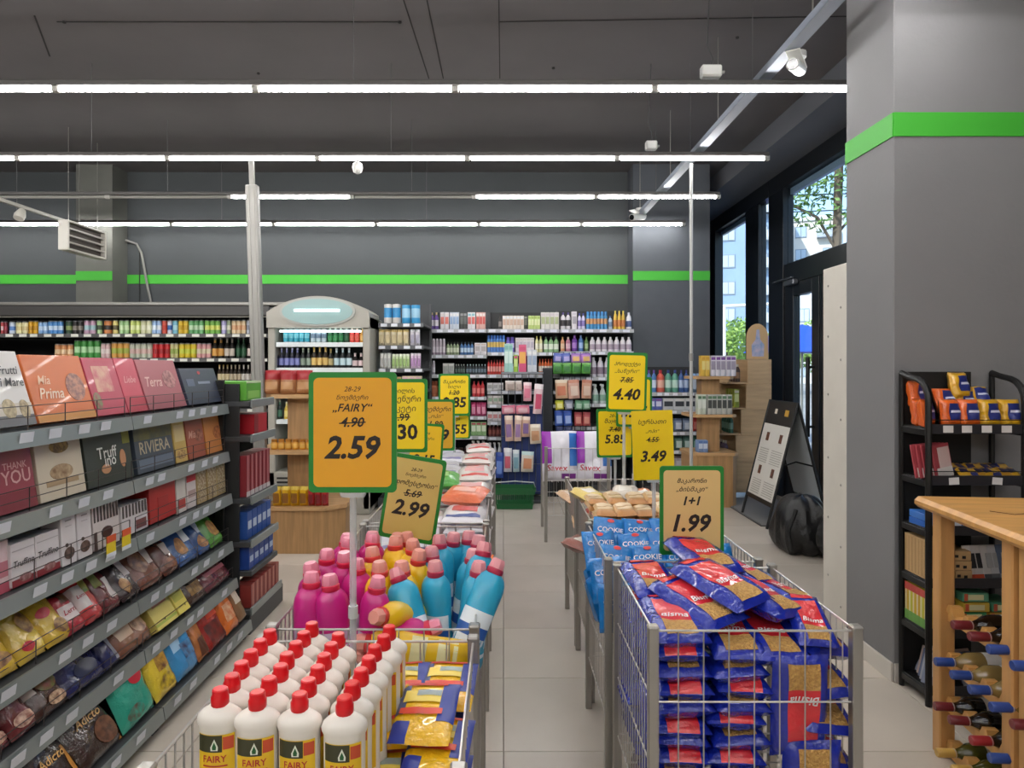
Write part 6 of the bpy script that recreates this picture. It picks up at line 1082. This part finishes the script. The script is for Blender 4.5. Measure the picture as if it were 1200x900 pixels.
# small wall sign boards on the top shelf backs and loose cords
# ================================================================ outside the shop windows
struct(O('ground_outside', box('ground', (200, 260, .3), mat('#a39f98', .9, var=.2, vs=.3), c=(103.3, 90, -.4))), 'pale pavement outside the shop')
def building(name, label, x, y, w, d, h, wallc, rot, floors, bays, seed):
    rn = random.Random(seed)
    o = tag(O(name, None, None, (x, y, -.25), (0, 0, rot)), label, 'building')
    O('wall', box('wall', (w, d, h), mat(wallc, .85, var=.06, vs=.2), .05, (0, 0, h / 2)), o)
    O('parapet', box('parapet', (w + .5, d + .5, .6), mat('#d9d9d6', .8), .04, (0, 0, h + .2)), o)
    fh = h / floors; bw = w / bays
    wm = box('window', (bw * .42, .12, fh * .5), mat('#8d98a4', .25), .01); pm = box('pane', (bw * .17, .05, fh * .42), mat('#b4c4d2', .15), 0)
    bm = MB().box((0, -.55, -.05), (bw * .86, 1.1, .14), 0).box((0, -1.08, .5), (bw * .86, .05, .9), 0).box((-bw * .42, -.55, .5), (.05, 1.1, .9), 0).box((bw * .42, -.55, .5), (.05, 1.1, .9), 0).mesh('balcony', mat('#b9c0c8', .7), 0)
    for i in range(floors):
        for k in range(bays):
            X = -w / 2 + bw * (k + .5); z = fh * (i + .5)
            q = O('window', wm, o, (X, -d / 2 - .03, z)); O('pane', pm, q, (-bw * .1, -.06, 0)); O('pane', pm, q, (bw * .1, -.06, 0))
            if i and (k + seed) % 2 == 0: O('balcony', bm, o, (X, -d / 2, z - fh * .28))
    return o
building('apartment_building', 'tall blue grey apartment block with balconies seen through the window', 23.5, 82, 17, 12, 30, '#8ea6c4', R(-16), 10, 5, 0)
building('apartment_building', 'white apartment block with flat roof seen through the transom window', 42.0, 100, 14, 12, 22, '#e6e0d4', R(-22), 7, 4, 1)
building('apartment_building', 'cream stepped apartment block behind the street tree', 58, 97, 13, 12, 27, '#e9e3d6', R(-25), 8, 4, 2)
building('apartment_building', 'low pale house in front of the blue apartment block', 33.5, 70, 7, 7, 11, '#cfd3d8', R(-20), 4, 3, 3)
def leaf_ball(name, m, c, r, n, seed, size):
    rn = random.Random(seed); b = MB()
    for _ in range(n):
        while 1:
            p = Vector((rn.uniform(-1, 1), rn.uniform(-1, 1), rn.uniform(-1, 1)))
            if .25 < p.length < 1: break
        p = Vector((c[0] + p.x * r[0], c[1] + p.y * r[1], c[2] + p.z * r[2]))
        a = Vector((rn.uniform(-1, 1), rn.uniform(-1, 1), rn.uniform(-1, 1))).normalized(); e = a.orthogonal().normalized() * size * .45; a = a * size * rn.uniform(.7, 1.2)
        k = len(b.v); b.v += [tuple(p - a), tuple(p + e), tuple(p + a), tuple(p - e)]; b.face([k, k + 1, k + 2, k + 3])
    return b.mesh(name, m, 0)
LEAF = mat('#6d8f4a', .6, var=.35, vs=2); BARK = mat('#6b5f52', .9)
t = tag(O('street_tree', None, None, (12.35, 25, -.25)), 'street tree with thin leafy branches seen through the transom window', 'tree')
O('trunk', MB().tube([(0, 0, 0), (.1, 0, 3), (0, 0, 6), (.15, .1, 9.5)], .16, 8).mesh('trunk', BARK), t)
O('branch', MB().tube([(0, 0, 6), (-.8, -.2, 7.2), (-2.2, -.4, 7.8)], .05, 6).tube([(0, 0, 6.6), (.9, .2, 7.6), (1.8, 0, 8.6)], .05, 6).mesh('branch', BARK), t)
for i, (c, r, n) in enumerate((((-.3, 0, 9.1), (2.0, 1.6, 1.3), 620), ((-2.0, -.3, 8.4), (1.4, 1.0, .9), 260), ((1.6, 0, 8.9), (1.5, 1.2, 1.3), 380), ((-.6, 0, 7.3), (1.2, .8, .6), 120))):
    f = O('foliage', leaf_ball('foliage', LEAF, c, r, n, i, .16), t); f['kind'] = 'stuff'
for i, (x, y, h, w) in enumerate(((13.2, 40, 4.6, 2.6), (15.6, 44, 5.0, 2.8), (17.5, 42, 4.4, 2.6), (20.6, 44, 5, 3))):
    t = tag(O('garden_tree', None, None, (x, y, -.25)), ('low sunlit green tree nearest the white frame', 'sunlit tree second from the window post', 'green tree third along the street outside', 'leafy tree seen low through the glass door')[i], 'tree', 'low trees across the street')
    O('trunk', MB().cyl((0, 0, 0), (0, 0, h * .6), .12, 8).mesh('trunk', BARK), t)
    f = O('foliage', leaf_ball('foliage', mat('#8fae52', .6, var=.3, vs=1.5), (0, 0, h * .62), (w / 2, w / 2, h * .38), 900, 20 + i, .2), t); f['kind'] = 'stuff'
u = tag(O('sun_umbrella', None, None, (6.2, 14, -.25)), 'bright blue sun umbrella outside behind the glass door', 'umbrella')
O('pole', MB().cyl((0, 0, 0), (0, 0, 2.6), .025, 8).mesh('pole', STEEL), u)
O('canopy', MB().lathe([(1.15, 2.0), (.8, 2.28), (.4, 2.48), (.02, 2.58)], 10).mesh('canopy', mat('#2a55d8', .6), 20), u)
g = tag(O('white_awning_frame', None, None, (6.8, 20, -.25)), 'white metal frame standing outside the window', 'frame')
for p in ((-.25, 0), (1.6, 0)): O('post', MB().cyl((p[0], p[1], 0), (p[0], p[1], 3.5), .05, 8).mesh('post', WHITE), g)
O('crossbar', MB().cyl((-.3, 0, 3.5), (1.9, 0, 3.6), .05, 8).mesh('crossbar', WHITE), g)
for i, (z0, z1) in enumerate(((9.0, 12.0), (8.2, 11.2))):
    tag(O('overhead_cable', MB().tube([(8 + i, 30, z0), (18, 34, (z0 + z1) / 2 - .3), (30, 38, z1)], .03, 5).mesh('overhead_cable', BLACKM)), ('upper', 'lower')[i] + ' overhead cable crossing the sky outside the transom', 'cable')
